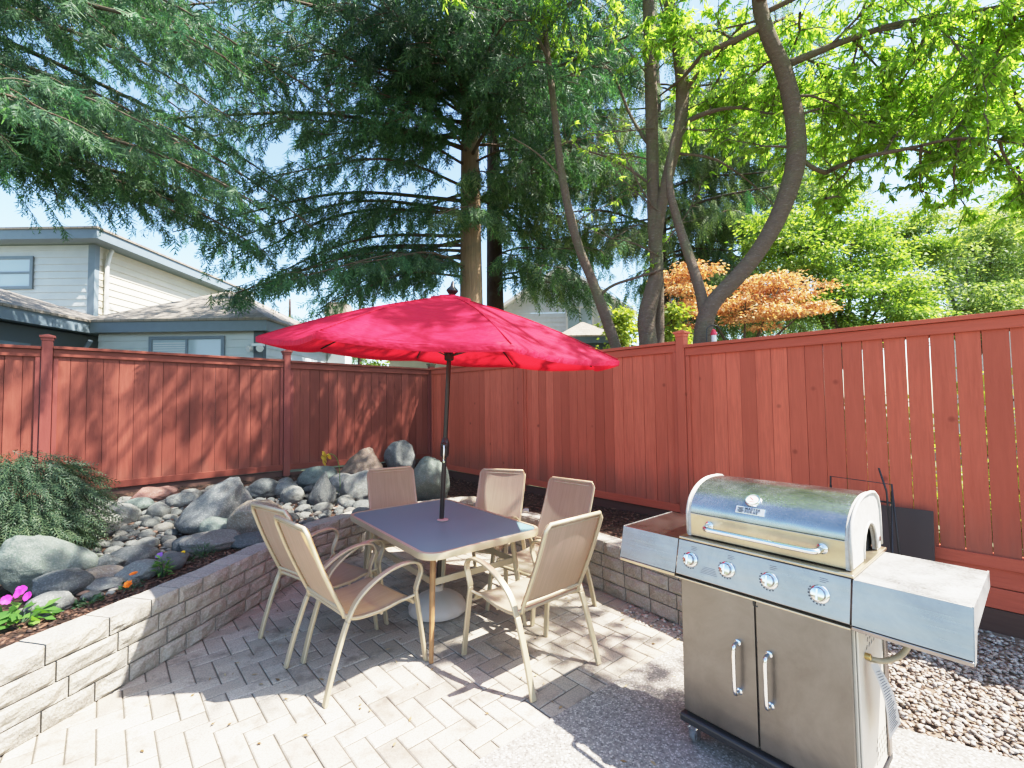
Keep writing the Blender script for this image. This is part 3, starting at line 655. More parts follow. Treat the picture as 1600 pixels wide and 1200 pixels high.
# slanted control panel: bottom edge y=-.035 z=.815, top edge y=.045 z=.965
PB, PT = Vector((0, -.035, .815)), Vector((0, .004, .970)); pt = (PT-PB).normalized(); pn = Vector((0, -pt.z, pt.y))
def slab(name, x0, x1, mat, depth, parent=BQ):
    prof = [(-.035, .8145), (.004, .970), (.06, .970), (.06, .805), (-.02, .803)]
    return MB().prism(prof, lambda y, z: (x0, y, z), lambda y, z: (x1, y, z)).build(name, mat, parent, smooth=False, bevel=.002)
cp = slab('control_panel', -.002, BW-.004, M_STEEL, .05)
MB().box(-.004, BW-.002, -.039, .03, .795, .8025).build('lower_trim', M_GOLD, cp, smooth=False, bevel=.002)
PM = Matrix((( 1, 0, 0, 0), (0, pt.y, pn.y, PB.y), (0, pt.z, pn.z, PB.z), (0, 0, 0, 1)))     # panel space: x right, y up the panel, z out
for kx in (.068, .243, .42, .603):
    T = PM @ Matrix.Translation((kx, .078, 0)); kb = MB()
    kb.lathe([(.034, .0005), (.034, .004), (.030, .009), (.027, .010)], 28, T); kb.lathe([(.026, .010), (.026, .026), (.0235, .031), (.012, .0335), (.002, .034)], 28, T)
    kb.box(-.003, .003, -.02, .02, .0335, .037, T); ko = kb.build('knob', M_CHROME, BQ, angle=35)
    mk = MB()
    for aa in range(150, 300, 18): mk.box(.0365, .041, -.003, .003, .0006, .0011, T @ Matrix.Rotation(R(aa), 4, 'Z'))
    for q, wd in enumerate((.022, .030, .026)): mk.box(-.002, wd-.002, .046+q*.007, .0475+q*.007, .0004, .0009, T)
    mk.build('dial_marks', M_INK, ko, smooth=False)
pr = MB()
for q in range(5): pr.box(.118+.004*q, .2-.003*q, .034+q*.0068, .0352+q*.0068, .0005, .001, PM)
pr.build('printed_lines', M_INK, BQ, smooth=False)
MB().box(-.006, BW+.004, .008, .52, .9705, .984).build('firebox_rim', M_GOLD, BQ, smooth=False, bevel=.004)
MB().box(.01, BW-.01, .07, .50, .806, .965).build('firebox', M_BLACK, BQ, smooth=False)
# lid
def arc(a): return (.295+.245*math.cos(R(a)), 1.10+.148*math.sin(R(a)))
front = [arc(a) for a in range(180, 84, -6)]; back = [(.36, 1.247), (.42, 1.238), (.465, 1.214), (.49, 1.17), (.497, 1.10), (.497, .99)]
shell = front+back; LX0, LX1 = .022, .694
ls = MB(); vs = []; fs = []
for (y, z) in shell: vs += [(LX0+.016, y, z), (LX1-.016, y, z)]
for i in range(len(shell)-1): fs.append((2*i, 2*i+1, 2*i+3, 2*i+2))
ld_ = ls.add(vs, fs).build('lid', M_LID, BQ, angle=40)
MB().box(LX0+.014, LX1-.014, .047, .068, .989, 1.098).build('lid_band', M_GOLD, ld_, smooth=False, bevel=.003)
outline = [(.046, .987), (.046, 1.10)]+front[1:]+back[:-1]+[(.50, 1.0), (.49, .987), (.44, .987)]
arch = [(.325+.105*math.cos(R(a)), .995+.13*math.sin(R(a))) for a in range(0, 181, 15)]
cap_poly = outline[:-1]+[(.431, .987)]+arch[1:-1]+[(.219, .987)]
for x0, x1 in ((LX0, LX0+.018), (LX1-.018, LX1)):
    e = MB(); n = len(cap_poly); bm_v = [(x0, y, z) for y, z in cap_poly]+[(x1, y, z) for y, z in cap_poly]
    e.add(bm_v, [tuple(range(n)), tuple(range(n, 2*n))[::-1]]+[(i, (i+1) % n, n+(i+1) % n, n+i) for i in range(n)])
    eo = e.build('end_cap', M_CAST, ld_, smooth=False)
    xr = x1 if x1 > .4 else x0; sg = 1 if x1 > .4 else -1
    bd = MB(); bd.tube([(xr, y, z) for y, z in [(.05, .992)]+outline[1:-2]], .007, 6); bd.tube([(xr, y, z) for y, z in arch], .006, 6); bd.build('edge_bead', M_CAST, eo, angle=0)
    MB().lathe([(.012, 0), (.012, .004), (.008, .006)], 12, Matrix.Translation((xr, .463, 1.03)) @ Matrix.Rotation(R(90*sg), 4, 'Y')).build('hinge_bolt', M_CHROME, eo)
MB().box(LX0+.03, LX1-.03, .1, .47, .984, 1.1).build('dark_interior', M_DARKHOLE, ld_, smooth=False)
hd = MB(); hd.tube(smoothpath([(.135, .045, 1.052), (.135, .005, 1.052), (.15, -.017, 1.05), (.2, -.02, 1.049), (.37, -.02, 1.049), (.54, -.02, 1.049), (.585, -.017, 1.05), (.6, .005, 1.052), (.6, .045, 1.052)], 5), .0115, 12)
for x in (.135, .6): hd.lathe([(.021, 0), (.021, .008), (.015, .014)], 18, Matrix.Translation((x, .0465, 1.052)) @ Matrix.Rotation(R(90), 4, 'X'))
hd.build('lid_handle', M_CHROME, ld_, angle=40)
def on_lid(x, a):
    y, z = arc(a); n = Vector((0, math.cos(R(a))/.245, math.sin(R(a))/.148)).normalized(); t = Vector((0, n.z, -n.y)); t = t if t.z > 0 else -t
    return Matrix(((1, 0, 0, x), (0, t.y, n.y, y), (0, t.z, n.z, z), (0, 0, 0, 1)))
T = on_lid(.318, 143); th = MB(); th.lathe([(.034, -.006), (.035, .006), (.031, .012), (.027, .012), (.026, .009)], 30, T)
to = th.build('thermometer', M_CHROME, ld_, angle=40)
MB().lathe([(.0258, .0085), (.0258, .0095)], 30, T).build('dial_face', plain('dial_cream', (.62, .56, .5), .3), to)
MB().box(-.0012, .0012, -.004, .019, .0098, .0108, T @ Matrix.Rotation(R(50), 4, 'Z')).box(-.012, .012, -.013, -.0115, .0098, .0104, T).build('needle', plain('needle_red', (.5, .04, .03), .5), to, smooth=False)
T = on_lid(.318, 160.5); npl = MB().box(-.064, .064, -.0165, .0165, -.004, .004, T).build('nameplate', M_CHROME, ld_, smooth=False, bevel=.0015)
MB().box(-.061, .061, -.0145, .0145, .0042, .0048, T).build('plate_field', plain('plate_silver', (.5, .5, .5), .5), npl, smooth=False)
for txt, y in (('MASTER', .0015), ('FORGE', -.0125)):
    fc = bpy.data.curves.new('plate_lettering', 'FONT'); fc.body = txt; fc.size = .0155; fc.extrude = .0008; fc.space_character = 1.25; fc.offset = .0002
    fo = bpy.data.objects.new('plate_lettering', fc); COL.objects.link(fo); fo.parent = npl; fo.matrix_basis = T @ Matrix.Translation((-.022, y, .0054)); fc.materials.append(M_INK)
    bpy.context.view_layer.update(); lm = bpy.data.meshes.new_from_object(fo.evaluated_get(bpy.context.evaluated_depsgraph_get())); lo = link('plate_lettering', lm, npl); lo.matrix_basis = fo.matrix_basis.copy(); bpy.data.objects.remove(fo)
em = MB()
for q, (x0, x1) in enumerate(((-.056, -.029), (-.050, -.029), (-.056, -.026), (-.050, -.029))):
    y = .010-q*.0066; em.prism([(x0, y), (x1, y), (x1-.004, y-.004), (x0+.004, y-.004)], lambda a_, b_: T @ Vector((a_, b_, .005)), lambda a_, b_: T @ Vector((a_, b_, .006)))
em.build('plate_emblem', M_INK, npl, smooth=False)
# side shelves
for x0, x1, mt in ((-.33, -.006, M_STEEL), (BW+.0, 1.028, M_DUSTY)):
    sh = MB().box(x0, x1, .0085, .49, .948, .970).build('side_shelf', mt, BQ, smooth=False, bevel=.004)
    fz = [(-.035, .8145), (.004, .970), (.0075, .9695), (-.028, .812)]
    MB().prism(fz, lambda y, z: (x0+.002, y, z), lambda y, z: (x1-.0, y, z)).build('front_fascia', M_STEEL, sh, smooth=False)
    MB().box(x0+.002, x1, -.039, .03, .797, .8115).build('lower_trim', M_GOLD if x0 < 0 else M_STEEL, sh, smooth=False, bevel=.002)
    xe = x0 if x0 < 0 else x1; ep = [(-.035, .80), (.005, .972), (.49, .972), (.49, .91), (.06, .88), (.0, .80)]
    MB().prism(ep, lambda y, z: (xe-.0025, y, z), lambda y, z: (xe+.0025, y, z)).build('end_plate', M_DUSTY, sh, smooth=False)
    sl_ = MB()
    if x0 > 0:
        for q in range(10): sl_.box(x0+.012, x0+.018, .075+q*.04, .1+q*.04, .9662, .9668)
        sl_.build('vent_slots', M_INK, sh, smooth=False)
# perforated right end of the cabinet, hose and hanging tag
sp = MB().box(BW-.002, BW+.006, .022, .42, .15, .795).build('side_panel', M_CREAM, BQ, smooth=False, bevel=.003)
pf = MB()
for (y0, z0, nx, nz) in ((.12, .675, 4, 4), (.2, .2, 5, 4)):
    for q in range(nx):
        for s in range(nz):
            y, z = y0+q*.035+(s % 2)*.014, z0+s*.026; pf.prism([(y, z), (y+.012, z+.013), (y+.016, z+.013), (y+.004, z)], lambda a_, b_: (BW+.0062, a_, b_), lambda a_, b_: (BW+.0068, a_, b_))
pf.build('vent_slots', M_DARKHOLE, sp, smooth=False)
MB().box(BW+.0065, BW+.016, .36, .40, .16, .79).build('corner_post', M_STEEL, BQ, smooth=False, bevel=.003)
MB().tube(smoothpath([(BW+.10, .24, .80), (BW+.125, .235, .74), (BW+.10, .215, .665), (BW+.055, .17, .635), (BW+.02, .12, .645), (BW-.005, .10, .66)], 6), .0105, 10).build('gas_hose', plain('tan_hose', (.30, .24, .15), .6), BQ, angle=0)
MB().lathe([(.012, 0), (.012, .018), (.009, .02)], 12, Matrix.Translation((BW+.006, .10, .66)) @ Matrix.Rotation(R(90), 4, 'Y')).build('hose_fitting', plain('brass', (.5, .37, .16), .35, 1.), BQ)
tg = MB(); vs = []; fs = []
for i in range(9):
    u = i/8; x = BW+.028+.05*u+.012*math.sin(u*4); vs += [(x, .075+.03*u, .645-.27*u), (x+.012, .115+.11*u, .64-.25*u)]
for i in range(8): fs.append((2*i, 2*i+1, 2*i+3, 2*i+2))
tgo = tg.add(vs, fs).build('paper_tag', plain('paper_tag', (.46, .42, .37), .8), BQ, angle=0)
pl_ = MB()
for i in range(3, 27):
    u = i/28; x = BW+.028+.05*u+.012*math.sin(u*4)+.0012; a0 = Vector((x, .081+.035*u, .645-.27*u)); a1 = Vector((x+.0105, .108+.1*u, .641-.252*u)); pl_.bar(a0.lerp(a1, .06), a0.lerp(a1, random.uniform(.7, .97)), .0016, .001)
pl_.build('printed_lines', plain('faded_print', (.2, .19, .18), .8), tgo, smooth=False)

# ------------------------------------------------------------------ things leaning on the fence behind the grill
P0 = CN+DR*6.72+NR*.06
lp = MB(); Mx = Matrix(((DR.x, NR.x, 0, P0.x), (DR.y, NR.y, 0, P0.y), (0, 0, 1, 0), (0, 0, 0, 1)))
lp.add([Mx @ Vector(p) for p in ((-.3, .12, 0), (.3, .12, 0), (.3, .0, .80), (-.3, .0, .80), (-.3, .135, 0), (.3, .135, 0), (.3, .015, .803), (-.3, .015, .803))], [(0, 1, 2, 3), (4, 7, 6, 5), (0, 4, 5, 1), (1, 5, 6, 2), (2, 6, 7, 3), (3, 7, 4, 0)])
tag(lp.build('leaning_panel', plain('dark_brown_board', (.055, .035, .03), .55), smooth=False, bevel=.004), 'dark brown square board leaning against the red fence behind the grill', 'board')
ws = MB(); P1 = CN+DR*6.62+NR*.26; Mx = Matrix(((DR.x, NR.x, 0, P1.x), (DR.y, NR.y, 0, P1.y), (0, 0, 1, 0), (0, 0, 0, 1)))
def wb(*pts, r=.007): ws.tube([Mx @ Vector(p) for p in pts], r, 6)
wb((-.24, 0, 0), (-.20, 0, 1.02), (.19, 0, 1.0), (.24, 0, 0)); wb((.12, .02, 1.12), (.16, .02, .95), (.2, .06, 0)); wb((-.205, 0, .88), (.195, 0, .86)); wb((-.22, 0, .45), (.22, 0, .45)); wb((-.24, 0, 0), (-.2, .28, .0), (.2, .28, 0), (.24, 0, 0)); wb((-.2, .28, 0), (-.2, .0, .95)); wb((.2, .28, 0), (.19, .0, .95))
tag(ws.build('wire_stand', M_BLACK, angle=0), 'thin black metal wire plant stand standing before the red fence', 'stand')

# ------------------------------------------------------------------ stones
import bmesh
def ico(sub):
    b = bmesh.new(); bmesh.ops.create_icosphere(b, subdivisions=sub, radius=1); V = np.array([v.co[:] for v in b.verts]); F = np.array([[v.index for v in f.verts] for f in b.faces]); b.free(); return V, F
ICO = {s: ico(s) for s in (1, 2, 3, 4, 5)}
def stone_mesh(name, dims, seed, angular, mat, sub=4, taper=0., shear=0.):
    rg = np.random.default_rng(seed); V, F = ICO[sub]; V = V.copy()
    for q in range(int(angular*9)):
        d = rg.normal(size=3); d /= np.linalg.norm(d); off = rg.uniform(.62, .9); h = V@d-off; V -= np.outer(np.maximum(h, 0)*.92, d)
    o = rg.uniform(0, 50, 3); dn = np.array([noise.fractal(Vector(v*1.3+o), 1, 2, 4) for v in V]); V *= (1+(.10+.08*angular)*dn)[:, None]
    zp = np.maximum(V[:, 2]+.3, 0); V[:, 0] = V[:, 0]*(1-taper*np.minimum(zp, 1))+shear*zp; V[:, 1] *= (1-taper*.7*np.minimum(zp, 1))
    V *= np.array(dims)[None]
    me = bpy.data.meshes.new(name); me.from_pydata(V.tolist(), [], F.tolist()); me.update(); finish(me, mat, True, 0); return me
placed = []
def boulder(px, py, wpx, hpx, mat, label, name='boulder', ang=.5, seed=0, depth=.8, tilt=(0, 0), cat='boulder', lift=0, taper=0., shear=0.):
    P = on_soil(px, py); m = wpx/FOC*P.y/2; h = hpx/FOC*P.y/2; d = Vector((P.x, P.y, 0)).normalized(); c = P+d*m*depth*.75
    o = link(name, stone_mesh(name, (m*1.04, m*depth, h*1.22), seed, ang, mat, 5 if m > .12 else 4, taper, shear)); o.location = (c.x, c.y, P.z+h*.86+lift)
    o.rotation_euler = (tilt[0], tilt[1], -math.atan2(d.x, d.y)); placed.append((c.x, c.y, m*.92)); return tag(o, label, cat, 'boulders of the rock garden')
B = boulder
B(335, 838, 108, 80, M_STONEG, 'largest pale grey boulder with a slanted peak in the rock garden', ang=.35, seed=3, depth=.75, taper=.38, shear=.30)
B(402, 840, 78, 52, M_TAN, 'tan speckled boulder just behind the backs of the left chairs', ang=.5, seed=5)
B(68, 925, 128, 84, M_GREEN, 'broad grey green boulder under the drooping evergreen shrub', ang=.8, seed=8, depth=.5, taper=.35, shear=-.25)
B(503, 793, 42, 52, M_DARK, 'dark pointed boulder standing upright left of the yellow flower stem', ang=.3, seed=13, taper=.5, shear=.25)
B(497, 766, 60, 34, M_GREEN, 'rounded green grey boulder below the fence behind the pointed dark one', ang=.3, seed=14)
B(567, 752, 78, 48, M_BROWN, 'brown weathered boulder against the fence near the corner', ang=.6, seed=17, taper=.45, shear=.2)
B(626, 742, 46, 46, M_PALE, 'pale smooth upright boulder topping the pile by the fence corner', ang=.3, seed=19, lift=.04)
B(672, 786, 62, 66, M_GREEN, 'big rounded boulder beside the umbrella pole', ang=.3, seed=21)
B(563, 785, 60, 42, M_PALE, 'long pale boulder leaning left of the far chair', ang=.4, seed=23, tilt=(0, R(-30)))
B(154, 842, 52, 36, M_STONE, 'egg shaped blue grey stone right of the evergreen shrub', ang=.1, seed=25)
B(187, 824, 50, 34, M_PALE, 'pale oval stone beside the egg shaped blue grey one', ang=.1, seed=26)
B(92, 940, 78, 40, M_DARK, 'dark domed boulder in front of the broad green one', ang=.2, seed=28)
B(205, 890, 62, 30, M_DARK, 'smooth dark slate stone above the orange marigolds', ang=.1, seed=30)
B(165, 900, 52, 30, M_DARK, 'wedge shaped slate stone left of the smooth dark one', ang=.7, seed=31)
B(155, 912, 60, 20, M_TAN, 'flat pinkish stone resting above the white slab', ang=.3, seed=33)
B(160, 926, 52, 16, M_PALE, 'flat white slab of stone by the small green plant', ang=.9, seed=34)
B(218, 908, 58, 26, M_PALE, 'chalky white stone just behind the orange marigolds', ang=.6, seed=35)
B(76, 962, 56, 28, M_PALE, 'whitish flat stone beside the magenta petunia', ang=.3, seed=37)
B(240, 786, 62, 22, M_RUST, 'reddish brown stone lying at the foot of the fence', ang=.5, seed=39)
B(216, 800, 38, 20, M_GREEN, 'oval green grey stone left of the twin stones', ang=.1, seed=40)
B(247, 812, 30, 24, M_PALE, 'round blue white stone of the twin pair', ang=.1, seed=41)
B(285, 794, 42, 22, M_STONE, 'grey stone left of the largest pale boulder', ang=.2, seed=42)
B(338, 845, 48, 32, M_GREEN, 'grey stone below the largest pale boulder', ang=.3, seed=43)
B(330, 864, 84, 26, M_STONE, 'long flat grey stone by the yellow marigold', ang=.4, seed=44)
B(413, 780, 48, 28, M_DARK, 'dark oval stone right of the largest pale boulder', ang=.2, seed=45)
B(445, 778, 36, 24, M_STONE, 'grey oval stone between the dark oval and the tilted egg', ang=.1, seed=46)
B(457, 788, 34, 26, M_PALE, 'speckled tilted egg shaped stone below the fence post', ang=.1, seed=47)
B(535, 772, 40, 30, M_STONE, 'grey stone at the foot of the yellow flower stem', ang=.2, seed=48)
B(290, 865, 36, 24, M_DARK, 'slate stone left of the yellow marigold', ang=.4, seed=49)
B(395, 858, 62, 20, M_DARK, 'low dark stone lying against the wall top', ang=.3, seed=50)
B(568, 812, 34, 18, M_PALE, 'pale stone at the bend of the wall', ang=.2, seed=51)
B(735, 792, 40, 12, M_TAN, 'flat tan stone on the wall edge behind the table', ang=.5, seed=52)
variants = [stone_mesh('river_stone', (1, .8+.25*random.random(), .5+.25*random.random()), 100+i, random.choice((.05, .15, .3)), M_STONE, 3) for i in range(14)]
cnt = 0; tries = 0
def creek(x, y):
    if not inside(ring, x, y): return 0
    dw = dist_wall(x, y); dl = (Vector((x, y, 0))-CN).dot(NL); dr = (Vector((x, y, 0))-CN).dot(NR)
    if dl < .32 or dr < 1.2 or y < 1.9: return 0
    if dw < (.50 if y < 4.4 else .27) : return 0
    return 1
while cnt < 235 and tries < 60000:
    tries += 1
    y = random.uniform(1.9, 8.0); x = random.uniform(-5.4, -.4)
    if x < -1.12*y+.25 or not creek(x, y): continue
    r = random.choice((.05, .06, .075, .09, .12)) if tries < 25000 else random.choice((.035, .045, .055, .07))
    if any((x-a)**2+(y-b)**2 < (.86*(r+c))**2 for a, b, c in placed): continue
    o = link('river_stone', variants[cnt % 14]); o.location = (x, y, soil_h(x, y)+r*.28); o.scale = (r, r, r); o.rotation_euler = (random.gauss(0, .2), random.gauss(0, .2), random.random()*6.3)
    tag(o, 'small smooth river stone, one of many scattered between the boulders', 'stone', 'river stones scattered in the rock garden'); placed.append((x, y, r)); cnt += 1
def pebbles(name, fn, n, r0, r1, mats, seed, kind='stuff', flat=.5):
    rg = np.random.default_rng(seed); P = []
    while len(P) < n:
        p = fn(rg)
        if p is not None: P.append(p)
    P = np.array(P); TV, TF = ICO[2 if r1 > .025 else 1]; q = rg.normal(size=(n, 3)); q[:, 2] *= .25
    M = frames(q); S = rg.uniform(r0, r1, n)[:, None]*np.stack([rg.uniform(.9, 1.5, n), rg.uniform(.7, 1., n), np.full(n, flat)], 1)
    TV = TV*(1+.12*np.sin(TV[:, [1, 2, 0]]*3+1))
    V, F = scatter(TV, TF, P, M, S); return tag(npmesh(name, V, F, mats, smooth=True), kind=kind)
def pebmat(name, cols):
    t = NT(name); r = t.rand(); n = t.noise(t.coord(), 90, 3); c = t.ramp(r, [((i+.5)/len(cols), c) for i, c in enumerate(cols)])
    c = t.mix(t.math('MULTIPLY', n, .4), c, t.mix(1., c, (.45, .45, .45), 'MULTIPLY')); t.bump(n, .3, .004); return t.base(c, .75, 0, .3)
M_PEB = pebmat('creek_pebble', [(.07, .078, .082), (.19, .18, .16), (.12, .125, .12), (.25, .225, .19), (.09, .09, .09), (.19, .12, .085)])
M_GRAV = pebmat('drain_gravel', [(.42, .34, .27), (.30, .26, .225), (.52, .45, .37), (.33, .23, .17), (.45, .41, .36), (.58, .52, .44)])
def pe(rg):
    y = rg.uniform(1.9, 8.0); x = rg.uniform(-5.2, -.4)
    if x < -1.12*y+.2 or not creek(x, y): return None
    return (x, y, soil_h(x, y)+rg.uniform(.0, .02))
pebbles('creek_pebbles', pe, 2600, .012, .032, M_PEB, 5)
def gr(rg):
    s = rg.uniform(5.3, 9.6); u = rg.uniform(.0, 1.7); p = CN+DR*s+NR*u; 
    dline = (p-GA).dot(Vector((GD.y, -GD.x, 0)) if GD.x < 0 else Vector((-GD.y, GD.x, 0)))
    if dline < -.0 or u < .05 or (u < .3 and rg.random() < .45-.9*u): return None
    if p.x > 5.5: return None
    return (p.x, p.y, rg.uniform(-.02, .006))
pebbles('gravel', gr, 15000, .008, .0175, M_GRAV, 6, flat=.5)
def chip(rg):
    s = rg.uniform(-.2, 9.4); u = rg.uniform(.02, 2.2); p = CN+DR*s+NR*u
    if s > 5.3 and u > .5 or not (inside(ring, p.x, p.y) or s > 5.3) or dist_wall(p.x, p.y) < .2 : return None
    z = soil_h(p.x, p.y)+.004 if s < 5.3 and inside(ring, p.x, p.y) else -.012
    return (p.x, p.y, z)
pebbles('bark_chips', chip, 2200, .008, .022, pebmat('bark_chip', [(.07, .04, .028), (.14, .075, .05), (.2, .115, .075), (.05, .032, .025)]), 9, flat=.25)
def chip2(rg):
    y = rg.uniform(1.2, 4.5); x = rg.uniform(-3.2, -2.2)
    dw = dist_wall(x, y)
    if not inside(ring, x, y) or dw < .2 or dw > .55: return None
    return (x, y, soil_h(x, y)+.004)
pebbles('bark_chips', chip2, 1500, .006, .018, bpy.data.materials['bark_chip'], 10, flat=.25)

# ------------------------------------------------------------------ leaf tools
LEAFV = np.array([(0, 0, 0), (.45, -.5, .05), (1, 0, -.12), (.45, .5, .05)]); LEAFF = np.array([(0, 1, 2, 3)])
def leaves(name, P, D, L, W, mat, parent, seed=1, extra=None):
    rg = np.random.default_rng(seed); P = np.asarray(P); D = np.asarray(D); n = len(P)
    M = frames(D, None, rg.normal(0, .7, n)); s = rg.uniform(.7, 1.25, n)
    V, F = scatter(LEAFV, LEAFF, P, M, np.stack([L*s, W*s, L*s], 1)); return npmesh(name, V, F, mat, parent)
def frond_template(pairs=9, ln=.42, wd=.05, jit=0., seed=1):
    rj = np.random.default_rng(seed)
    V = []; F = []
    def quad(a_, b_, w0, w1, nrm=np.array([0, 0, 1.])):
        a_, b_ = np.array(a_), np.array(b_); d = b_-a_; s = np.cross(nrm, d); s /= np.linalg.norm(s)+1e-9; k = len(V)
        V.extend([a_-s*w0, b_-s*w1, b_+s*w1, a_+s*w0]); F.append((k, k+1, k+2, k+3))
    ax = lambda t: np.array([t, 0, -.28*t*t])
    for i in range(3): quad(ax(i/3), ax((i+1)/3), .016*(1-i/4), .016*(1-(i+1)/4))
    for i in range(pairs):
        t = .08+.9*i/pairs; L = ln*(1-t*.75)*(.6+.4*math.sin(min(1, t*3)*1.57))
        for s in (-1, 1):
            p = ax(t+.02*s+jit*.03*rj.normal()); L = L*(1+jit*.3*rj.normal()); e = p+np.array([L*(.72+jit*.2*rj.normal()), s*L*(.7+jit*.15*rj.normal()), (-.10+jit*.25*rj.normal())*L-.05*t]); m = (p+e)/2+np.array([.0, s*.03*L, .02])
            quad(p, m, wd*.28, wd*.5); quad(m, e, wd*.5, wd*.12)
    return np.array(V), np.array(F)
FV, FF = frond_template(8, .38, .05, 1., 3)
FVT, FFT = frond_template(6, .30, .035)
def fronds(name, P, D, S, mat, parent, seed, thin=False, rollsd=.9):
    rg = np.random.default_rng(seed); P, D, S = np.array(P), np.array(D), np.array(S)
    V, F = scatter(FVT if thin else FV, FFT if thin else FF, P, frames(D, None, rg.normal(0, rollsd, len(P))), S); return npmesh(name, V, F, mat, parent)
def conifer(name, label, base, r0, top, limbs, bark, leaf, seed, sec=.26, fr=.13, fs=(.28, .46), hang=.9, lean=(0, 0), thin=False, leaf2=None, secL=1.45, group=None, reps=2, clear=.45):
    rg = random.Random(seed); t = thing(name, label, 'tree', base, group=group); lx, ly = lean
    tk = MB(); N = 14; tk.tube([(lx*i/N, ly*i/N, top*i/N-.1) for i in range(N+1)], [r0*(1.12 if i == 0 else 1)*(1-.72*i/N) for i in range(N+1)], 14); tk.build('trunk', bark, t, angle=0)
    P, D, S, P2, D2, S2 = [], [], [], [], [], []
    for (z, az, L, rise, drop, *lit) in limbs:
        az = R(az); d = Vector((math.cos(az), math.sin(az), 0)); sdv = Vector((-d.y, d.x, 0)); o = Vector((lx*z/top, ly*z/top, z)); n = max(6, int(L/.35)); pts = []; wob = rg.uniform(-.25, .25)
        for i in range(n+1):
            u = i/n; pts.append(o+d*L*u+sdv*wob*math.sin(u*3)*L*.2+Vector((0, 0, rise*L*u-drop*L*u*u+.05*math.sin(u*9+az))))
        lb = MB(); lb.tube(pts, [max(.006, .0095*L**.9*(1-.9*i/n)+.004) for i in range(n+1)], 6)
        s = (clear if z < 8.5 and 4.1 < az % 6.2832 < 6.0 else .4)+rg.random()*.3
        while s < L:
            u = s/L; i = min(int(u*n), n-1); p = pts[i].lerp(pts[i+1], u*n-i); s += sec*rg.uniform(.7, 1.3)
            for sg in (-1, 1):
                if rg.random() < .12: continue
                l2 = secL*(1-.65*u)*rg.uniform(.5, 1.15)*min(1, .45+u*2); dd = (d*rg.uniform(.35, .9)+sdv*sg*rg.uniform(.5, 1)+Vector((0, 0, rg.uniform(-.25, .1)))).normalized(); m = max(3, int(l2/fr)); q = p.copy(); st = l2/m; tw = [q.copy()]
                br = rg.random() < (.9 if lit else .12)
                for k_ in range(m):
                    dd = (dd+Vector((0, 0, -hang*.12))).normalized(); q = q+dd*st; tw.append(q.copy())
                    for rep in range(reps):
                        fd = dd*rg.uniform(.3, 1)+Vector((rg.gauss(0, .5), rg.gauss(0, .5), -hang*rg.uniform(.5, 1.3)))
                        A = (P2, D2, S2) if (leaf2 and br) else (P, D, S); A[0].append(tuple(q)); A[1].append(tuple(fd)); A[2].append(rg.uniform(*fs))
                if len(tw) > 2 and rg.random() < .5: lb.tube(tw, [.007*(1-.8*x/len(tw))+.002 for x in range(len(tw))], 4, False)
        lb.build('limb', M_LIMB, t, angle=0)
    if P: fronds('crown', P, D, S, leaf, t, seed, thin)
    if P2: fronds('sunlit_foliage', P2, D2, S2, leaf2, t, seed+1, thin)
    return t
def ringlimbs(rg, z0, z1, n, L0, L1, az0=0, az1=360, rise=(.0, .25), drop=(.25, .45)):
    return [(z0+(z1-z0)*((i+rg.random())/n), rg.uniform(az0, az1), (L0+(L1-L0)*i/n)*rg.uniform(.75, 1.15), rg.uniform(*rise), rg.uniform(*drop)) for i in range(n)]

# ------------------------------------------------------------------ evergreen trees
rg = random.Random(3)
L = ringlimbs(rg, 5.0, 11.5, 22, 4.8, 3.4, 150, 228) + ringlimbs(rg, 7.4, 11.8, 24, 4.6, 3.6, 235, 335) + ringlimbs(rg, 5.6, 11, 7, 3.8, 3.2, -40, 60)
L += [(7.2, 300, 4.6, .1, .3), (8.0, 312, 5.0, .1, .28), (8.8, 292, 5.2, .12, .26), (9.4, 320, 4.8, .1, .26), (8.4, 280, 5.4, .1, .28), (9.8, 305, 5.2, .1, .25), (8.2, 268, 5.6, .1, .24), (9.0, 256, 6.0, .1, .26), (9.6, 276, 6.0, .08, .24), (8.8, 246, 6.0, .1, .26), (7.6, 286, 5.0, .1, .27), (8.4, 240, 5.6, .1, .27), (9.2, 264, 5.2, .12, .22), (4.9, 200, 4.6, .1, .34), (4.7, 218, 3.8, .1, .34), (5.2, 186, 4.8, .1, .34), (4.7, 234, 3.0, .1, .32), (4.5, 206, 3.0, .05, .34), (5.0, 172, 3.6, .05, .34), (7.3, 246, 2.9, .0, .25, 1), (8.0, 262, 3.0, .05, .22, 1), (7.6, 238, 3.4, .05, .25, 1)]
L += [(6.2, 200, 5.6, .12, .36), (7.4, 215, 6.2, .1, .35), (8.6, 228, 6.0, .1, .33), (5.4, 190, 4.8, .1, .4), (8, 190, 6, .15, .32), (9.5, 205, 6.4, .1, .3), (8.2, 255, 5.2, .1, .3)]
conifer('cedar_tree', 'tall red cedar with a straight brown trunk rising right behind the umbrella', (-.88, 10.15, 0), .32, 15, L, M_BARK_C, M_CEDAR, 31, leaf2=M_CEDARB, hang=1.1, fs=(.18, .38), reps=2, clear=.9)
L = ringlimbs(rg, 5.5, 11, 30, 6.0, 4.8, -75, 60, (.0, .15), (.26, .42)) + [(9.2, 5, 6.8, -.12, .28), (8.2, -14, 6.6, -.1, .3), (7.2, 12, 6.4, .0, .40), (7.0, -4, 5.4, .05, .42), (7.8, 24, 6.2, .0, .36), (5.9, 8, 5.8, .05, .30), (6.1, -5, 6.2, .03, .31), (5.7, 20, 5.4, .05, .28), (6.4, 8, 4.4, .0, .30), (6.3, -16, 3.6, .0, .32)]
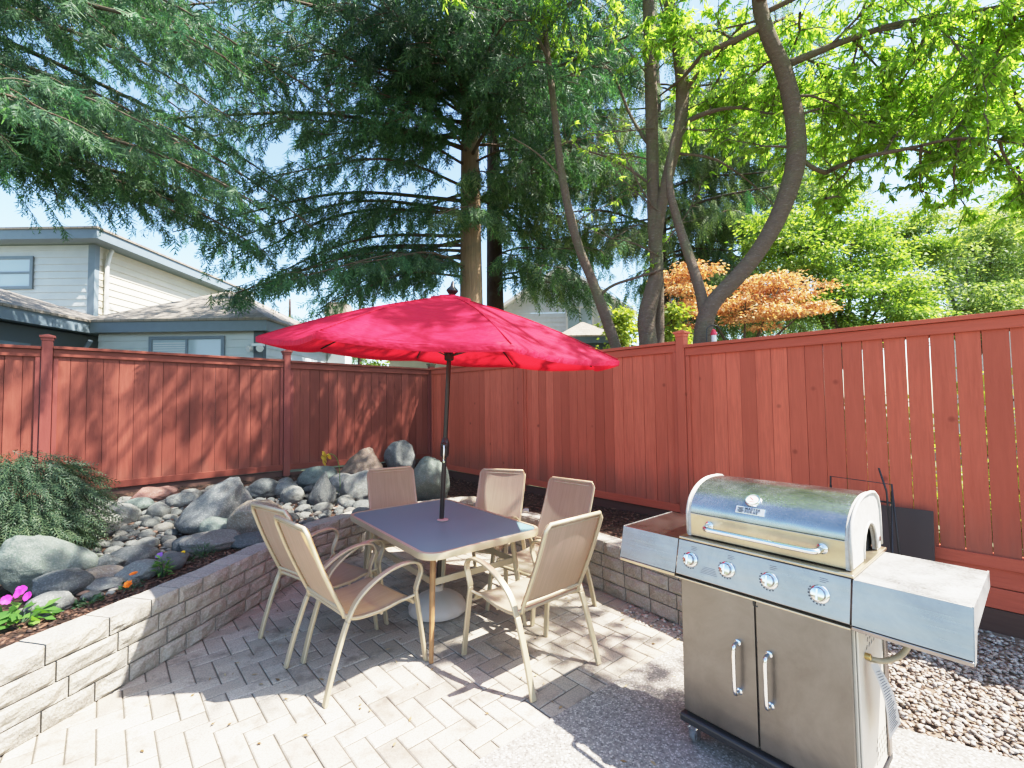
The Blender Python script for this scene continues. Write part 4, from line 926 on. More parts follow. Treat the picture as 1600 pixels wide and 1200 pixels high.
conifer('cedar_tree', 'big cedar standing off to the left whose drooping boughs hang over the house', (-9.6, 6.6, 0), .42, 14, L, M_BARK_C, M_CEDAR, 47, hang=.95, leaf2=M_CEDARB, fs=(.14, .30), reps=3, fr=.12)
L = ringlimbs(rg, 6.0, 11.5, 40, 4.2, 3.0, -110, 50) + [(5.6, -35, 3.0, .05, .22), (5.4, -70, 2.2, .05, .3), (5.0, -30, 3.0, .05, .30), (5.2, -50, 2.6, .05, .30), (4.9, -8, 3.2, .05, .28)]
conifer('cedar_tree', 'second cedar with a darker trunk just right of the main trunk', (-.42, 12.1, 0), .29, 15, L, M_BARK_D, M_CEDARM, 53, hang=1.4, leaf2=M_PEND, fs=(.2, .42), reps=2)
L = ringlimbs(rg, 6.2, 12.5, 44, 4.3, 2.8, 150, 390, (.0, .2), (.2, .4)) + ringlimbs(rg, 3.6, 6.2, 14, 3.4, 3.4, 270, 380, (.0, .2), (.2, .4))
conifer('weeping_conifer', 'grey green weeping conifer filling the background behind the cherry trunks', (4.3, 13.0, 0), .26, 14, L, M_BARK_D, M_PEND, 61, fs=(.34, .6), hang=1.5, thin=True, leaf2=M_CEDARB)
L = ringlimbs(rg, 4.2, 12, 42, 3.6, 2.4, 150, 390, (.0, .2), (.2, .4))
conifer('weeping_conifer', 'darker weeping conifer just right of the curved cherry trunk', (7.0, 13.4, 0), .24, 13.5, L, M_BARK_D, M_PEND, 66, fs=(.34, .6), hang=1.5, thin=True, leaf2=M_CEDARB)
for i, (px, Y, h, lab) in enumerate(((452, 27, 7.6, 'small far conifer just left of the brick chimney'), (562, 30, 9.6, 'tall far conifer behind the brick chimney'))):
    p = aty(px, 600, Y); L = ringlimbs(rg, .8, h, 34, 2.4, .4, 0, 360, (.0, .1), (.1, .3)); conifer('distant_conifer', lab, (p.x, Y, 0), .2, h+.5, L, M_BARK_D, M_PEND, 70+i, sec=.35, fr=.25, fs=(.45, .7), secL=.9)

# ------------------------------------------------------------------ cherry trees
def pxpath(pts): return [aty(x, y, Y) for x, y, Y, w_ in pts], [w_*.3/FOC*Y for x, y, Y, w_ in pts]
def stem(name, pts, base, mat, parent, n=12):
    P, rr = pxpath(pts); P = [p-base for p in P]; k = 4; Q = smoothpath(P, k); RR = []
    for i in range(len(rr)-1): RR += [rr[i]+(rr[i+1]-rr[i])*j/k for j in range(k)]
    RR.append(rr[-1]); RR = [r*(1+.05*noise.noise(q*3)) for r, q in zip(RR, Q)]
    MB().tube(Q, RR, n).build(name, mat, parent, angle=0); return Q
class Crown:
    def __init__(s, seed): s.r = random.Random(seed); s.tw = MB(); s.P = []; s.D = []
    def grow(s, p, d, L, r, lev, leafy=1., droop=.05):
        n = max(4, int(L/.16)); pts = [Vector(p)]; d = Vector(d).normalized()
        for i in range(n):
            d = (d+Vector((s.r.gauss(0, .13), s.r.gauss(0, .13), s.r.gauss(0, .10)-droop*(.5 if lev else .2)))).normalized(); pts.append(pts[-1]+d*L/n)
        s.tw.tube(pts, [max(.0022, r*(1-.8*i/n)) for i in range(n+1)], 6 if lev < 1 else 4, False); out = pts
        for i in range(1, n+1):
            q = pts[i]; t = (pts[i]-pts[i-1]).normalized()
            if lev < 2:
                for rep in range(2 if lev == 0 else 1):
                    if s.r.random() < (.85 if lev == 0 else .75) and i > n*.12:
                        dd = (t*.6+Vector((s.r.gauss(0, .7), s.r.gauss(0, .7), s.r.gauss(.05, .45)))).normalized(); s.grow(q, dd, L*s.r.uniform(.28, .5)*(1.15-.4*i/n), r*.45, lev+1, leafy, droop+.05)
            if lev >= 1 and s.r.random() < leafy:
                for rep in range(6 if lev == 2 else 4):
                    dd = t*.7+Vector((s.r.gauss(0, .6), s.r.gauss(0, .6), s.r.gauss(-.45, .35))); s.P.append(tuple(q+(pts[i-1]-q)*s.r.random())); s.D.append(tuple(dd))
        return out
    def build(s, parent, leaf, L=.1, W=.026, seed=1, bark=None, keep=None):
        s.tw.build('branches', bark or M_BARK_P, parent, angle=0)
        if keep: kk = [i for i, p in enumerate(s.P) if keep(p)]; s.P = [s.P[i] for i in kk]; s.D = [s.D[i] for i in kk]
        if s.P: leaves('crown', s.P, s.D, L, W, leaf, parent, seed)
CH_G = 'cherry trees behind the right fence'
b = aty(1096, 545, 5.35); b.z = 0
tc = thing('cherry_tree', 'cherry tree with a thick strongly curved brown trunk', 'tree', b)
q = stem('trunk', [(1090, 640, 5.35, 54), (1096, 560, 5.35, 50), (1102, 500, 5.35, 46), (1118, 468, 5.33, 42), (1150, 435, 5.3, 42), (1188, 388, 5.25, 42), (1222, 325, 5.2, 44), (1243, 255, 5.15, 50), (1242, 190, 5.1, 46), (1226, 115, 5.05, 40), (1200, 55, 5.0, 38), (1186, 0, 5.0, 36), (1188, -70, 5.0, 33), (1205, -160, 4.95, 28)], b, M_BARK_P, tc, 16)
stem('limb', [(1103, 500, 5.36, 32), (1094, 455, 5.42, 28), (1080, 410, 5.5, 26), (1060, 350, 5.6, 22), (1046, 290, 5.65, 19), (1050, 230, 5.7, 16), (1066, 170, 5.75, 13)], b, M_BARK_P, tc, 10)
lb = [[(1232, 100, 5.08, 22), (1275, 82, 4.95, 19), (1330, 60, 4.8, 17), (1400, 38, 4.6, 14), (1500, 20, 4.4, 10), (1600, 5, 4.2, 7)],
      [(1192, 40, 5.0, 18), (1150, 62, 5.1, 15), (1100, 85, 5.3, 13), (1068, 120, 5.7, 9), (1030, 150, 6.2, 4)],
      [(1290, 270, 5.4, 12), (1340, 248, 5.1, 12), (1420, 232, 4.8, 10), (1500, 216, 4.5, 7), (1600, 225, 4.3, 4)],
      [(1240, 240, 5.15, 10), (1270, 262, 5.2, 11), (1290, 270, 5.4, 12)],
      [(1195, 20, 5.0, 14), (1280, -20, 4.7, 13), (1400, -60, 4.3, 10), (1560, -90, 3.9, 6)]]
cr = Crown(5)
for pts in lb: stem('limb', pts, b, M_BARK_P, tc, 8)
W_ = lambda x, y, Y: aty(x, y, Y)-b
for (x, y, Y, d, L_) in [(1290, 78, 4.9, (.5, -.3, .3), 1.3), (1340, 58, 4.8, (.4, -.5, -.2), 1.3), (1400, 38, 4.6, (.8, -.1, .1), 1.4), (1440, 30, 4.5, (.3, -.4, -.5), 1.3), (1500, 20, 4.4, (.8, .2, -.35), 1.3), (1560, 10, 4.3, (.3, -.3, -.6), 1.2), (1600, 5, 4.2, (.6, 0, -.4), 1.3),
                        (1380, 240, 4.95, (.6, .2, .5), 1.1), (1420, 232, 4.8, (.7, -.1, -.25), .9), (1470, 222, 4.6, (.6, .3, .3), 1.0), (1500, 216, 4.5, (.8, 0, -.3), .9), (1560, 220, 4.4, (.6, -.1, .35), 1.0), (1600, 225, 4.3, (.5, .1, -.3), .9),
                        (1300, 266, 5.3, (.5, .4, .35), .9), (1250, 180, 5.1, (.8, .2, .3), 1.2), (1240, 150, 5.1, (.9, -.2, .05), 1.2), (1260, 90, 5.0, (.6, .5, .3), 1.3), (1200, 40, 5.0, (.7, .4, .5), 1.4), (1330, 60, 4.8, (.5, .5, -.1), 1.2), (1420, 36, 4.6, (.5, .7, -.2), 1.2), (1300, -30, 4.6, (.6, .3, .2), 1.5), (1400, -60, 4.3, (.5, -.5, 0), 1.4), (1480, -75, 4.1, (.8, .1, -.3), 1.4), (1560, -90, 3.9, (.6, -.3, -.3), 1.3), (1540, 60, 4.8, (.6, .5, -.2), 1.3), (1480, 100, 5.2, (.7, .3, 0), 1.2), (1400, 120, 5.3, (.6, .4, .1), 1.2), (1580, 150, 4.9, (.4, .3, -.1), 1.1),
                        (1150, 62, 5.1, (-.3, .3, .5), 1.0), (1110, 85, 5.3, (-.6, .1, .4), .9), (1240, 230, 5.15, (-.5, .4, .3), .8), (1225, 120, 5.05, (.2, .9, .2), 1.3), (1215, 90, 5.0, (-.4, .8, .1), 1.3), (1190, 30, 5.0, (-.5, .7, .2), 1.2), (1245, 200, 5.1, (.6, .8, .1), 1.2), (1330, 150, 5.4, (.8, .4, 0), 1.1), (1450, 150, 5.2, (.7, .2, -.1), 1.2), (1360, 190, 5.2, (.6, .5, .1), 1.1), (1290, 120, 5.3, (.5, .6, 0), 1.2), (1520, 110, 5.0, (.6, .3, -.2), 1.2), (1570, 60, 4.6, (.5, -.2, -.3), 1.1), (1350, 10, 4.6, (.4, .6, -.3), 1.3), (1250, 20, 4.9, (.5, .6, 0), 1.3), (1590, 260, 4.9, (.3, .3, .1), .9), (1420, 70, 5.0, (.7, .4, -.2), 1.2), (1300, 200, 5.6, (.7, .5, .2), 1.1), (1130, 110, 5.5, (-.2, .8, .1), 1.1), (1160, 40, 5.2, (-.3, .8, .2), 1.2), (1290, 310, 5.4, (.7, .5, .3), .8), (1560, 218, 4.4, (.5, .3, -.5), 1.0), (1500, 214, 4.5, (.4, .5, -.4), .9), (1440, 228, 4.7, (.5, .6, -.3), .8), (1580, 120, 4.6, (.4, .2, -.5), 1.1), (1540, 30, 4.4, (.2, .4, -.7), 1.2), (1450, 40, 4.6, (.2, .6, -.6), 1.2), (1380, 60, 4.9, (.3, .7, -.5), 1.2), (1590, 20, 4.2, (.3, .5, -.6), 1.3), (1330, 250, 5.1, (.5, .7, -.1), .9)]:
    cr.grow(W_(x, y, Y), d, L_, .016, 0, .9)
# high overhang above the patio, the source of the dappled light
for (x, y, z, d, L_) in [(2.6, 4.6, 6.2, (-.7, -.5, .25), 1.9), (2.4, 4.2, 6.6, (-.3, -.9, .2), 2.0), (2.9, 4.2, 6.4, (.3, -.9, .2), 2.0), (1.8, 4.4, 6.8, (-.9, -.1, .1), 1.8), (1.9, 3.5, 6.9, (-.6, -.6, .1), 1.8), (3.3, 3.3, 6.7, (.7, -.6, 0), 1.7), (1.0, 4.6, 7.0, (-.9, .2, .1), 1.7), (1.2, 3.7, 7.1, (-.9, -.2, .1), 1.6), (3.4, 4.3, 6.6, (.9, -.1, .1), 1.6), (1.5, 5.2, 6.9, (-.8, .5, .1), 1.8), (3.9, 3.2, 6.5, (.6, -.7, 0), 1.5), (2.1, 3.9, 6.9, (-.2, -1, .1), 1.7), (1.6, 3.3, 7.0, (.3, -.9, 0), 1.6), (2.0, 3.0, 7.0, (-.8, -.5, 0), 1.6), (2.6, 3.6, 6.8, (-.4, -.8, .2), 1.7), (1.3, 4.1, 7.1, (-.5, -.8, 0), 1.6), (.6, 4.4, 7.2, (-.8, -.4, 0), 1.5), (3.0, 3.6, 6.7, (.2, -.9, .1), 1.6), (1.8, 2.9, 7.0, (.6, -.5, -.1), 1.4)]:
    cr.grow(Vector((x, y, z))-b, d, L_, .022, 0, .95)
ov = MB()
for a_, c_ in ((tuple(aty(1187, 12, 5.0)), (2.4, 4.2, 6.6)), ((2.4, 4.2, 6.6), (1.9, 3.5, 6.9)), ((2.4, 4.2, 6.6), (1.8, 4.4, 6.8)), ((1.8, 4.4, 6.8), (1.0, 4.6, 7.0)), ((1.9, 3.5, 6.9), (1.2, 3.7, 7.1)), ((2.4, 4.2, 6.6), (2.4, 3.1, 6.9)), (tuple(aty(1187, 12, 5.0)), (2.9, 4.2, 6.4)), ((2.9, 4.2, 6.4), (3.3, 3.3, 6.7)), ((3.3, 3.3, 6.7), (3.9, 3.2, 6.5)), ((2.4, 3.1, 6.9), (2.9, 2.5, 6.6)), ((2.9, 4.2, 6.4), (3.4, 4.3, 6.6)), ((1.8, 4.4, 6.8), (1.5, 5.2, 6.9))): ov.tube([Vector(a_)-b, (Vector(a_)+Vector(c_))/2-b+Vector((0, 0, .06)), Vector(c_)-b], [.035, .03, .022], 7)
ov.build('limb', M_BARK_P, tc, angle=0); cr.build(tc, M_CHERRY, .088, .021, 5, None, lambda p: not (p[1]+b.y < 2.35 and p[0]+b.x < 4.3 and p[2] > 4.6))

b = aty(1015, 548, 6.2); b.z = 0
tc = thing('cherry_tree', 'cherry tree with a pale forked double trunk left of the curved one', 'tree', b)
stem('trunk', [(1012, 640, 6.2, 50), (1013, 545, 6.2, 47), (1010, 500, 6.2, 46), (1018, 460, 6.2, 42), (1026, 420, 6.2, 36), (1022, 350, 6.2, 34), (1020, 270, 6.2, 32), (1018, 180, 6.2, 33), (1016, 90, 6.2, 32), (1013, 0, 6.2, 31), (1010, -120, 6.2, 27)], b, M_BARK_P, tc, 14)
stem('limb', [(1024, 400, 6.2, 28), (1032, 330, 6.15, 28), (1046, 265, 6.1, 30), (1062, 200, 6.05, 32), (1066, 140, 6.05, 34), (1060, 80, 6.0, 32), (1048, 20, 6.0, 31), (1042, -60, 6.0, 28), (1040, -140, 6.0, 24)], b, M_BARK_P, tc, 12)
stem('limb', [(1026, 620, 6.35, 30), (1029, 545, 6.35, 30), (1030, 490, 6.35, 26), (1030, 430, 6.3, 22), (1026, 400, 6.25, 20)], b, M_BARK_P, tc, 10)
for pts in ([(1064, 150, 6.05, 12), (1110, 95, 5.8, 10), (1170, 55, 5.5, 7), (1240, 20, 5.3, 3)], [(1066, 195, 6.05, 16), (1100, 178, 5.8, 13), (1150, 168, 5.6, 8), (1215, 178, 5.5, 5), (1290, 160, 5.5, 2)], [(1022, 240, 6.2, 10), (985, 180, 6.4, 8), (960, 120, 6.5, 6), (930, 90, 6.6, 4), (900, 60, 6.7, 2)], [(1020, 290, 6.2, 7), (960, 250, 6.3, 6), (900, 232, 6.4, 4)], [(1060, 240, 6.1, 8), (1120, 250, 6, 6), (1190, 300, 5.9, 3), (1230, 350, 5.9, 1.5)]): stem('limb', pts, b, M_BARK_P, tc, 7)
cr = Crown(8)
for (x, y, Y, d, L_, lf) in [(1030, 330, 6.1, (-.6, -.2, .4), .8, .05), (1020, 250, 6.2, (-.8, .1, .2), .9, .05), (1015, 120, 6.2, (-.7, -.3, .4), 1., .2), (1060, 180, 6., (.7, -.2, .3), .9, .2), (1050, 60, 6, (-.3, -.3, .6), 1., .3), (1100, 178, 5.8, (.6, .2, .5), .9, .5), (1110, 95, 5.8, (.5, .3, .6), 1., .6), (930, 90, 6.6, (-.5, 0, .3), .7, .4), (1012, 0, 6.2, (-.5, -.5, .4), 1.2, .7), (1045, 0, 6, (.5, -.4, .4), 1.2, .8), (1040, 380, 6.1, (.7, -.1, .8), .8, .03), (1150, 168, 5.6, (.7, .1, .3), .8, .6), (1020, 200, 6.1, (-.7, -.3, -.2), 1.0, .03), (1018, 320, 6.1, (-.6, -.2, .6), 1., .03), (1030, 400, 6.1, (-.7, -.2, .3), .9, .03), (1060, 200, 6., (.6, -.3, -.3), 1., .1), (1066, 140, 6, (.7, -.1, .1), 1., .3)]:
    cr.grow(aty(x, y, Y)-b, d, L_, .012, 0, lf, .0)
cr.build(tc, M_CHERRY, .10, .026, 6)
b = aty(962, 545, 6.5); b.z = 0
tc = thing('cherry_tree', 'slender cherry tree whose thin trunk leans to the left', 'tree', b)
stem('trunk', [(990, 640, 6.5, 30), (964, 548, 6.5, 28), (946, 495, 6.5, 27), (926, 440, 6.5, 25), (904, 385, 6.5, 23), (888, 325, 6.5, 22), (876, 260, 6.5, 20), (868, 190, 6.5, 18), (860, 120, 6.5, 17), (852, 50, 6.5, 15), (846, -60, 6.5, 13)], b, M_BARK_P, tc, 12)
for pts in ([(938, 460, 6.5, 9), (960, 445, 6.4, 8), (1000, 432, 6.2, 7), (1040, 420, 6.0, 5)], [(856, 90, 6.5, 10), (830, 40, 6.4, 8), (808, 0, 6.3, 6), (790, -40, 6.2, 5)], [(880, 280, 6.5, 6), (840, 240, 6.4, 4), (800, 215, 6.3, 3)]): stem('limb', pts, b, M_BARK_P, tc, 7)
cr = Crown(9)
for (x, y, Y, d, L_, lf) in [(852, 40, 6.5, (.5, -.4, .4), .9, .6), (856, 20, 6.4, (-.3, -.6, .2), .8, .6), (870, 230, 6.5, (.6, -.2, .5), .8, .05), (895, 350, 6.5, (.7, -.1, .5), .8, .04), (848, -20, 6.4, (.6, -.4, 0), 1., .9), (1000, 432, 6.2, (.5, -.1, .5), .6, .1)]: cr.grow(aty(x, y, Y)-b, d, L_, .010, 0, lf, .0)
cr.build(tc, M_CHERRY, .10, .026, 7)

# ------------------------------------------------------------------ broadleaf trees and shrubs beyond the fences
def leafy(name, label, base, clumps, n, leaf, Ls, Ws, seed, trunk_r=.07, layered=.5, cat='tree', droop=-.25):
    r_ = np.random.default_rng(seed); t = thing(name, label, cat, base); bz = Vector(base); tk = MB(); P = []; D = []
    c0 = np.mean([c[:3] for c in clumps], axis=0)
    fork = Vector((bz.x*.6+c0[0]*.4, bz.y*.6+c0[1]*.4, max(.5, min(c[2]-c[5]*.6 for c in clumps)*.75)))-bz
    tk.tube([(0, 0, -.05), fork*.5+Vector((.03, .02, 0)), fork], [trunk_r*1.2, trunk_r, trunk_r*.85], 9); tk.build('trunk', M_BARK_P, t, angle=0); br = MB()
    vol = np.array([c[3]*c[4]*c[5] for c in clumps])**.7; vol /= vol.sum()
    for c, wt in zip(clumps, vol):
        e = Vector(c[:3])-bz; br.tube([fork, fork.lerp(e, .5)+Vector((0, 0, .12)), e], [trunk_r*.6, trunk_r*.4, .008], 6)
        k_ = max(6, int(14*wt*len(clumps))); 
        for q_ in range(k_):
            d = r_.normal(size=3); d /= np.linalg.norm(d); rad = r_.uniform(.55, 1.0); cc = np.array(c[:3])+d*np.array(c[3:6])*rad; m = int(n*wt/k_); spread = np.array([c[3], c[4], c[5]*(1-layered*.75)])*.42
            if r_.random() < .6: br.tube([e, e.lerp(Vector(cc)-bz, .6)+Vector((0, 0, .05)), Vector(cc)-bz], [.01, .007, .003], 4, False)
            x = r_.normal(size=(m, 3))*.55; pts = cc+x*spread; pts[:, 2] -= .25*layered*np.hypot(x[:, 0], x[:, 1])*spread[0]*.4
            dd = x*[1, 1, .2]+r_.normal(size=(m, 3))*.35+[0, 0, droop]; P.append(pts-np.array(bz)); D.append(dd)
    br.build('branches', M_TWIG, t, angle=0); leaves('crown', np.concatenate(P), np.concatenate(D), Ls, Ws, leaf, t, seed); return t
leafy('maple_tree', 'small maple with orange and coppery leaves beside the curved cherry trunk', (4.4, 8.6, 0), [(3.4, 8.6, 3.75, .55, .5, .55), (4.3, 8.4, 3.3, .65, .6, .35), (5.0, 8.5, 3.75, .75, .6, .35), (5.4, 8.5, 3.25, .5, .5, .25), (3.1, 8.8, 3.1, .45, .45, .5)], 15000, M_MAPLEO, .065, .034, 21, .06, .9)
leafy('maple_tree', 'bushy green maple right of the orange one', (7.0, 9.6, 0), [(6.2, 9.4, 4.7, .8, .7, .7), (7.2, 9.6, 4.9, .9, .8, .8), (7.9, 9.5, 4.0, .8, .8, .7), (6.5, 9.3, 3.6, .9, .7, .6), (7.4, 9.2, 3.2, 1.0, .7, .5), (5.7, 9.8, 5.3, .7, .7, .6), (8.6, 10.2, 5.3, .9, .8, .7), (6.8, 9.8, 5.7, .8, .7, .6)], 34000, M_MAPLEG, .08, .045, 22, .09, .8)
leafy('shade_tree', 'pale green spreading tree at the right edge beyond the fence', (10.3, 10.4, 0), [(9.0, 10.2, 4.4, .9, .8, .7), (10.2, 10.2, 4.8, 1.1, .9, .8), (11.3, 10.4, 4.6, .9, .8, .8), (9.6, 9.9, 3.5, 1.1, .8, .6), (10.8, 9.9, 3.6, 1.0, .8, .6), (11.2, 10.4, 5.7, 1.0, .8, .7), (9.6, 10.4, 5.4, .9, .8, .6), (12.2, 10.6, 5.0, .9, .8, .9)], 38000, M_PALEG, .08, .038, 23, .09, .7)
leafy('shrub', 'yellow green shrub between the slender and the forked cherry trunks', (2.1, 8.3, 0), [(2.0, 8.3, 2.7, .38, .4, .5), (2.15, 8.4, 2.1, .4, .4, .5), (1.95, 8.3, 3.25, .25, .3, .3)], 2600, M_YELG, .09, .055, 24, .03, .3, 'shrub')
leafy('shrub', 'yellow green shrub right of the forked cherry trunk', (3.1, 8.2, 0), [(3.1, 8.2, 2.5, .5, .4, .5), (3.5, 8.3, 2.3, .4, .4, .4), (2.9, 8.3, 3.1, .3, .3, .35)], 3000, M_YELG, .09, .055, 25, .03, .3, 'shrub')
for i, (s, h) in enumerate(((6.3, 1.7), (7.3, 2.0), (8.4, 1.9), (9.6, 2.0))):
    p = CN+DR*s-NR*1.3; leafy('shrub', ['leafy shrub glimpsed through the gaps between fence boards behind the grill'][0], (p.x, p.y, 0), [(p.x, p.y, h*.55, .62, .5, h*.42), (p.x+.1, p.y, h*.3, .5, .45, h*.3)], 2200, M_YELG, .10, .06, 40+i, .03, .2, 'shrub')['group'] = 'shrubs behind the right fence'
leafy('tree', 'yellowish tree top beyond the left houses under the umbrella edge', (-5.6, 20, 0), [(-5.5, 20, 3.0, .9, .7, .9), (-6.0, 20, 4.6, .6, .6, .9), (-5.2, 20.4, 4.4, .7, .6, .8)], 4500, M_YELG, .15, .09, 50, .08, .4)

# weeping evergreen shrub at the left edge
bs = Vector((-4.25, 3.95, .45)); ts = thing('evergreen_shrub', 'mounded blue green evergreen shrub with drooping threadlike foliage at the left edge', 'shrub', bs)
P, D, S = [], [], []; rg = random.Random(77)
for (cx, cy, cz, rx, ry, rz, n) in ((0, 0, .35, .62, .55, .52, 2600), (.32, -.2, .12, .36, .34, .36, 1500), (-.5, -.3, .3, .5, .45, .5, 1300), (.2, -.35, -.02, .35, .3, .25, 900)):
    for i in range(n):
        d = Vector((rg.gauss(0, 1), rg.gauss(0, 1), rg.gauss(.35, 1))).normalized(); rr = rg.uniform(.55, 1); p = Vector((cx+d.x*rx*rr, cy+d.y*ry*rr, cz+d.z*rz*rr))
        P.append(tuple(p)); D.append((d.x+rg.gauss(0, .3), d.y+rg.gauss(0, .3), d.z*.3-rg.uniform(.2, .9))); S.append(rg.uniform(.12, .24))
tk = MB(); 
for i in range(7): aa = i*.9; tk.tube([(0, 0, -.1), (.15*math.cos(aa), .15*math.sin(aa), .25), (.45*math.cos(aa), .4*math.sin(aa), .45)], [.03, .022, .008], 6)
tk.build('stems', M_TWIG, ts, angle=0); fronds('foliage', P, D, S, M_JUNI, ts, 78, True, .6)

# ------------------------------------------------------------------ flowers and small plants
def plant(name, label, px, py, cat='flower', z=None):
    P = on_soil(px, py); return thing(name, label, cat, P), P
def leafset(o, n, rad, h, L, W, mat, seed, up=.3, name='leaves'):
    r_ = np.random.default_rng(seed); a_ = r_.uniform(0, 6.283, n); q = r_.uniform(.1, 1, n)**.7; P = np.stack([np.cos(a_)*rad*q, np.sin(a_)*rad*q, h*r_.uniform(.15, 1, n)*(1.1-q*.6)], 1); D = np.stack([np.cos(a_), np.sin(a_), np.full(n, up)+r_.normal(0, .35, n)], 1)
    leaves(name, P, D, L, W, mat, o, seed)
    st = MB()
    for i in range(min(n, 14)): st.tube([(0, 0, -.01), tuple(P[i]*[.5, .5, .7]), tuple(P[i])], [.003, .0025, .0015], 4, False)
    st.build('stems', M_HERB, o, angle=0)
def bloom(o, c, r, n, mat, seed, rings=1, name='bloom', face=(0, -.6, .8), cup=.35):
    r_ = np.random.default_rng(seed); f = Vector(face).normalized(); q = f.to_track_quat('Z', 'Y').to_matrix(); m = MB()
    for k_ in range(rings):
        rr = r*(1-.28*k_)
        for i in range(n):
            a_ = 6.283*(i+.5*(k_ % 2))/n+r_.normal(0, .08); L_ = rr*r_.uniform(.9, 1.1); w_ = 6.283/n*.62*rr; d = Vector((math.cos(a_), math.sin(a_), 0)); s = Vector((-d.y, d.x, 0)); zc = cup*rr*(1+k_*.9)
            vs = [Vector((0, 0, .1*rr*k_)), d*L_*.6-s*w_*.8+Vector((0, 0, zc*.5+.1*rr*k_)), d*L_-s*w_*.45+Vector((0, 0, zc*.75)), d*L_*1.04+Vector((0, 0, zc*.7)), d*L_+s*w_*.45+Vector((0, 0, zc*.75)), d*L_*.6+s*w_*.8+Vector((0, 0, zc*.5+.1*rr*k_))]
            m.add([q @ v+Vector(c) for v in vs], [(0, 1, 2, 3), (0, 3, 4, 5)])
    return m.build(name, mat, o, angle=0)
o, P = plant('petunia', 'magenta petunia with large bright green leaves at the left edge of the bed', 32, 975)
leafset(o, 60, .12, .12, .085, .05, M_PLANT, 1, .15)
for i, c in enumerate(((-.055, -.03, .155), (.005, -.02, .185), (.05, -.01, .165), (-.02, .02, .19), (-.085, 0, .14))): bloom(o, c, .025, 5, M_PINK, 10+i, 1, face=(random.gauss(0, .4), -.8, .5))
o, P = plant('marigold', 'orange marigold pair with feathery leaves near the wall top', 205, 922)
leafset(o, 60, .06, .07, .03, .009, M_HERB, 2, .4)
bloom(o, (.015, -.045, .055), .026, 12, M_ORANGE, 21, 3, face=(.1, -.7, .7)); bloom(o, (-.01, .03, .10), .024, 12, M_ORANGE, 22, 3, face=(0, -.2, .95))
o, P = plant('seedling', 'low clump of small green leaves between the marigolds and the petunia', 137, 945, 'plant'); leafset(o, 60, .07, .045, .035, .02, M_HERB, 3, .35)
o, P = plant('snapdragon', 'upright bright green plant with one violet bloom beside the wall', 254, 904)
leafset(o, 70, .045, .17, .05, .018, M_PLANT, 4, .25); bloom(o, (-.05, .03, .16), .024, 5, M_PURPLE, 41, 2)
o, P = plant('marigold', 'yellow marigold with dusky leaves farther along the wall', 287, 882); leafset(o, 70, .06, .08, .03, .008, M_HERB, 5, .5); bloom(o, (.0, -.01, .095), .02, 11, M_YELLOW, 51, 3)
o, P = plant('herb_clump', 'wispy grey green herb clump right of the yellow marigold', 317, 872, 'plant'); leafset(o, 160, .085, .12, .045, .005, M_HERB, 6, 1.0)
o, P = plant('moss_clump', 'bright green moss clump growing at the tan boulder by the chair backs', 413, 846, 'plant'); leafset(o, 130, .06, .09, .03, .009, M_PLANT, 7, .7)
o, P = plant('lily', 'tall arching stem with drooping mustard yellow flowers before the fence', 532, 776)
s_ = P.y/FOC; MB().tube(smoothpath([(0, 0, 0), (-.008*1, 0, 26*s_), (-.02, 0, 46*s_), (-.06, 0, 60*s_), (-.13, 0, 66*s_), (-.19, 0, 63*s_)], 5), .005, 6).build('stem', M_PLANT, o, angle=0)
for i, (x, z) in enumerate(((-.19, 63), (-.215, 66), (-.20, 57), (-.235, 60), (-.225, 52), (-.165, 62))): bloom(o, (x, -.01+.01*i, z*s_), .045, 6, M_OLIVE, 60+i, 1, face=(random.gauss(-.5, .4), -.6, -.3))
leafset(o, 16, .05, .05, .06, .012, M_HERB, 8, .6)
P = on_soil(822, 800); tag(MB().lathe([(.026, 0), (.032, .006), (.034, .03), (.033, .034), (.03, .034), (.028, .008)], 20).build('plastic_cup', M_WHITE, loc=P), 'small white plastic lid lying on the mulch behind the chairs', 'cup')
r_ = np.random.default_rng(4); n = 210; P = []; 
while len(P) < n:
    x, y = r_.uniform(-2.1, 1.2), r_.uniform(1.2, 5.6)
    if inside(PATIO, x, y) and dist_wall(x, y) > .03: P.append((x, y, .006+r_.uniform(0, .004)))
d = r_.normal(size=(n, 3)); d[:, 2] = .02*r_.normal(size=n)
V, F = scatter(LEAFV, LEAFF, np.array(P), frames(d), np.stack([r_.uniform(.015, .045, n), r_.uniform(.006, .018, n), np.full(n, .01)], 1)); tag(npmesh('fallen_leaves', V, F, leafmat('dry_leaf', (.12, .07, .03), (.28, .18, .08), (.5, .42, .25), .2, (1, 1, 1), 5)), kind='stuff')
# bird feeder on its hook behind the fence
p = aty(1113, 540, 5.15); hk = MB(); hk.tube([(-.06, 0, 0), (-.06, 0, 2.44)]+[(-.06+.08-.08*math.cos(R(q)), 0, 2.44+.06*math.sin(R(q))) for q in range(20, 181, 20)], .006, 6)
tag(hk.build('hook_pole', M_BLACK, loc=(p.x, p.y, 0), angle=0), 'thin black shepherd hook pole arching above the fence by the curved trunk', 'pole')
fd = thing('bird_feeder', 'red topped clear tube bird feeder hanging just above the fence', 'bird feeder', (p.x+.02, p.y, 2.24))
MB().lathe([(.004, .215), (.02, .205), (.034, .17), (.036, .15), (.02, .148)], 16).build('red_cap', plain('feeder_red', (.6, .03, .06), .4), fd); MB().lathe([(.026, .0), (.028, .01), (.028, .148), (.024, .148)], 16).build('tube', plain('feeder_clear', (.72, .74, .70), .12), fd); MB().lathe([(.04, -.02), (.042, -.01), (.03, 0)], 16).build('tray', plain('feeder_tray', (.6, .08, .06), .5), fd); MB().tube([(0, 0, .21), (0, 0, .262)], .002, 5).build('hanger', M_BLACK, fd)

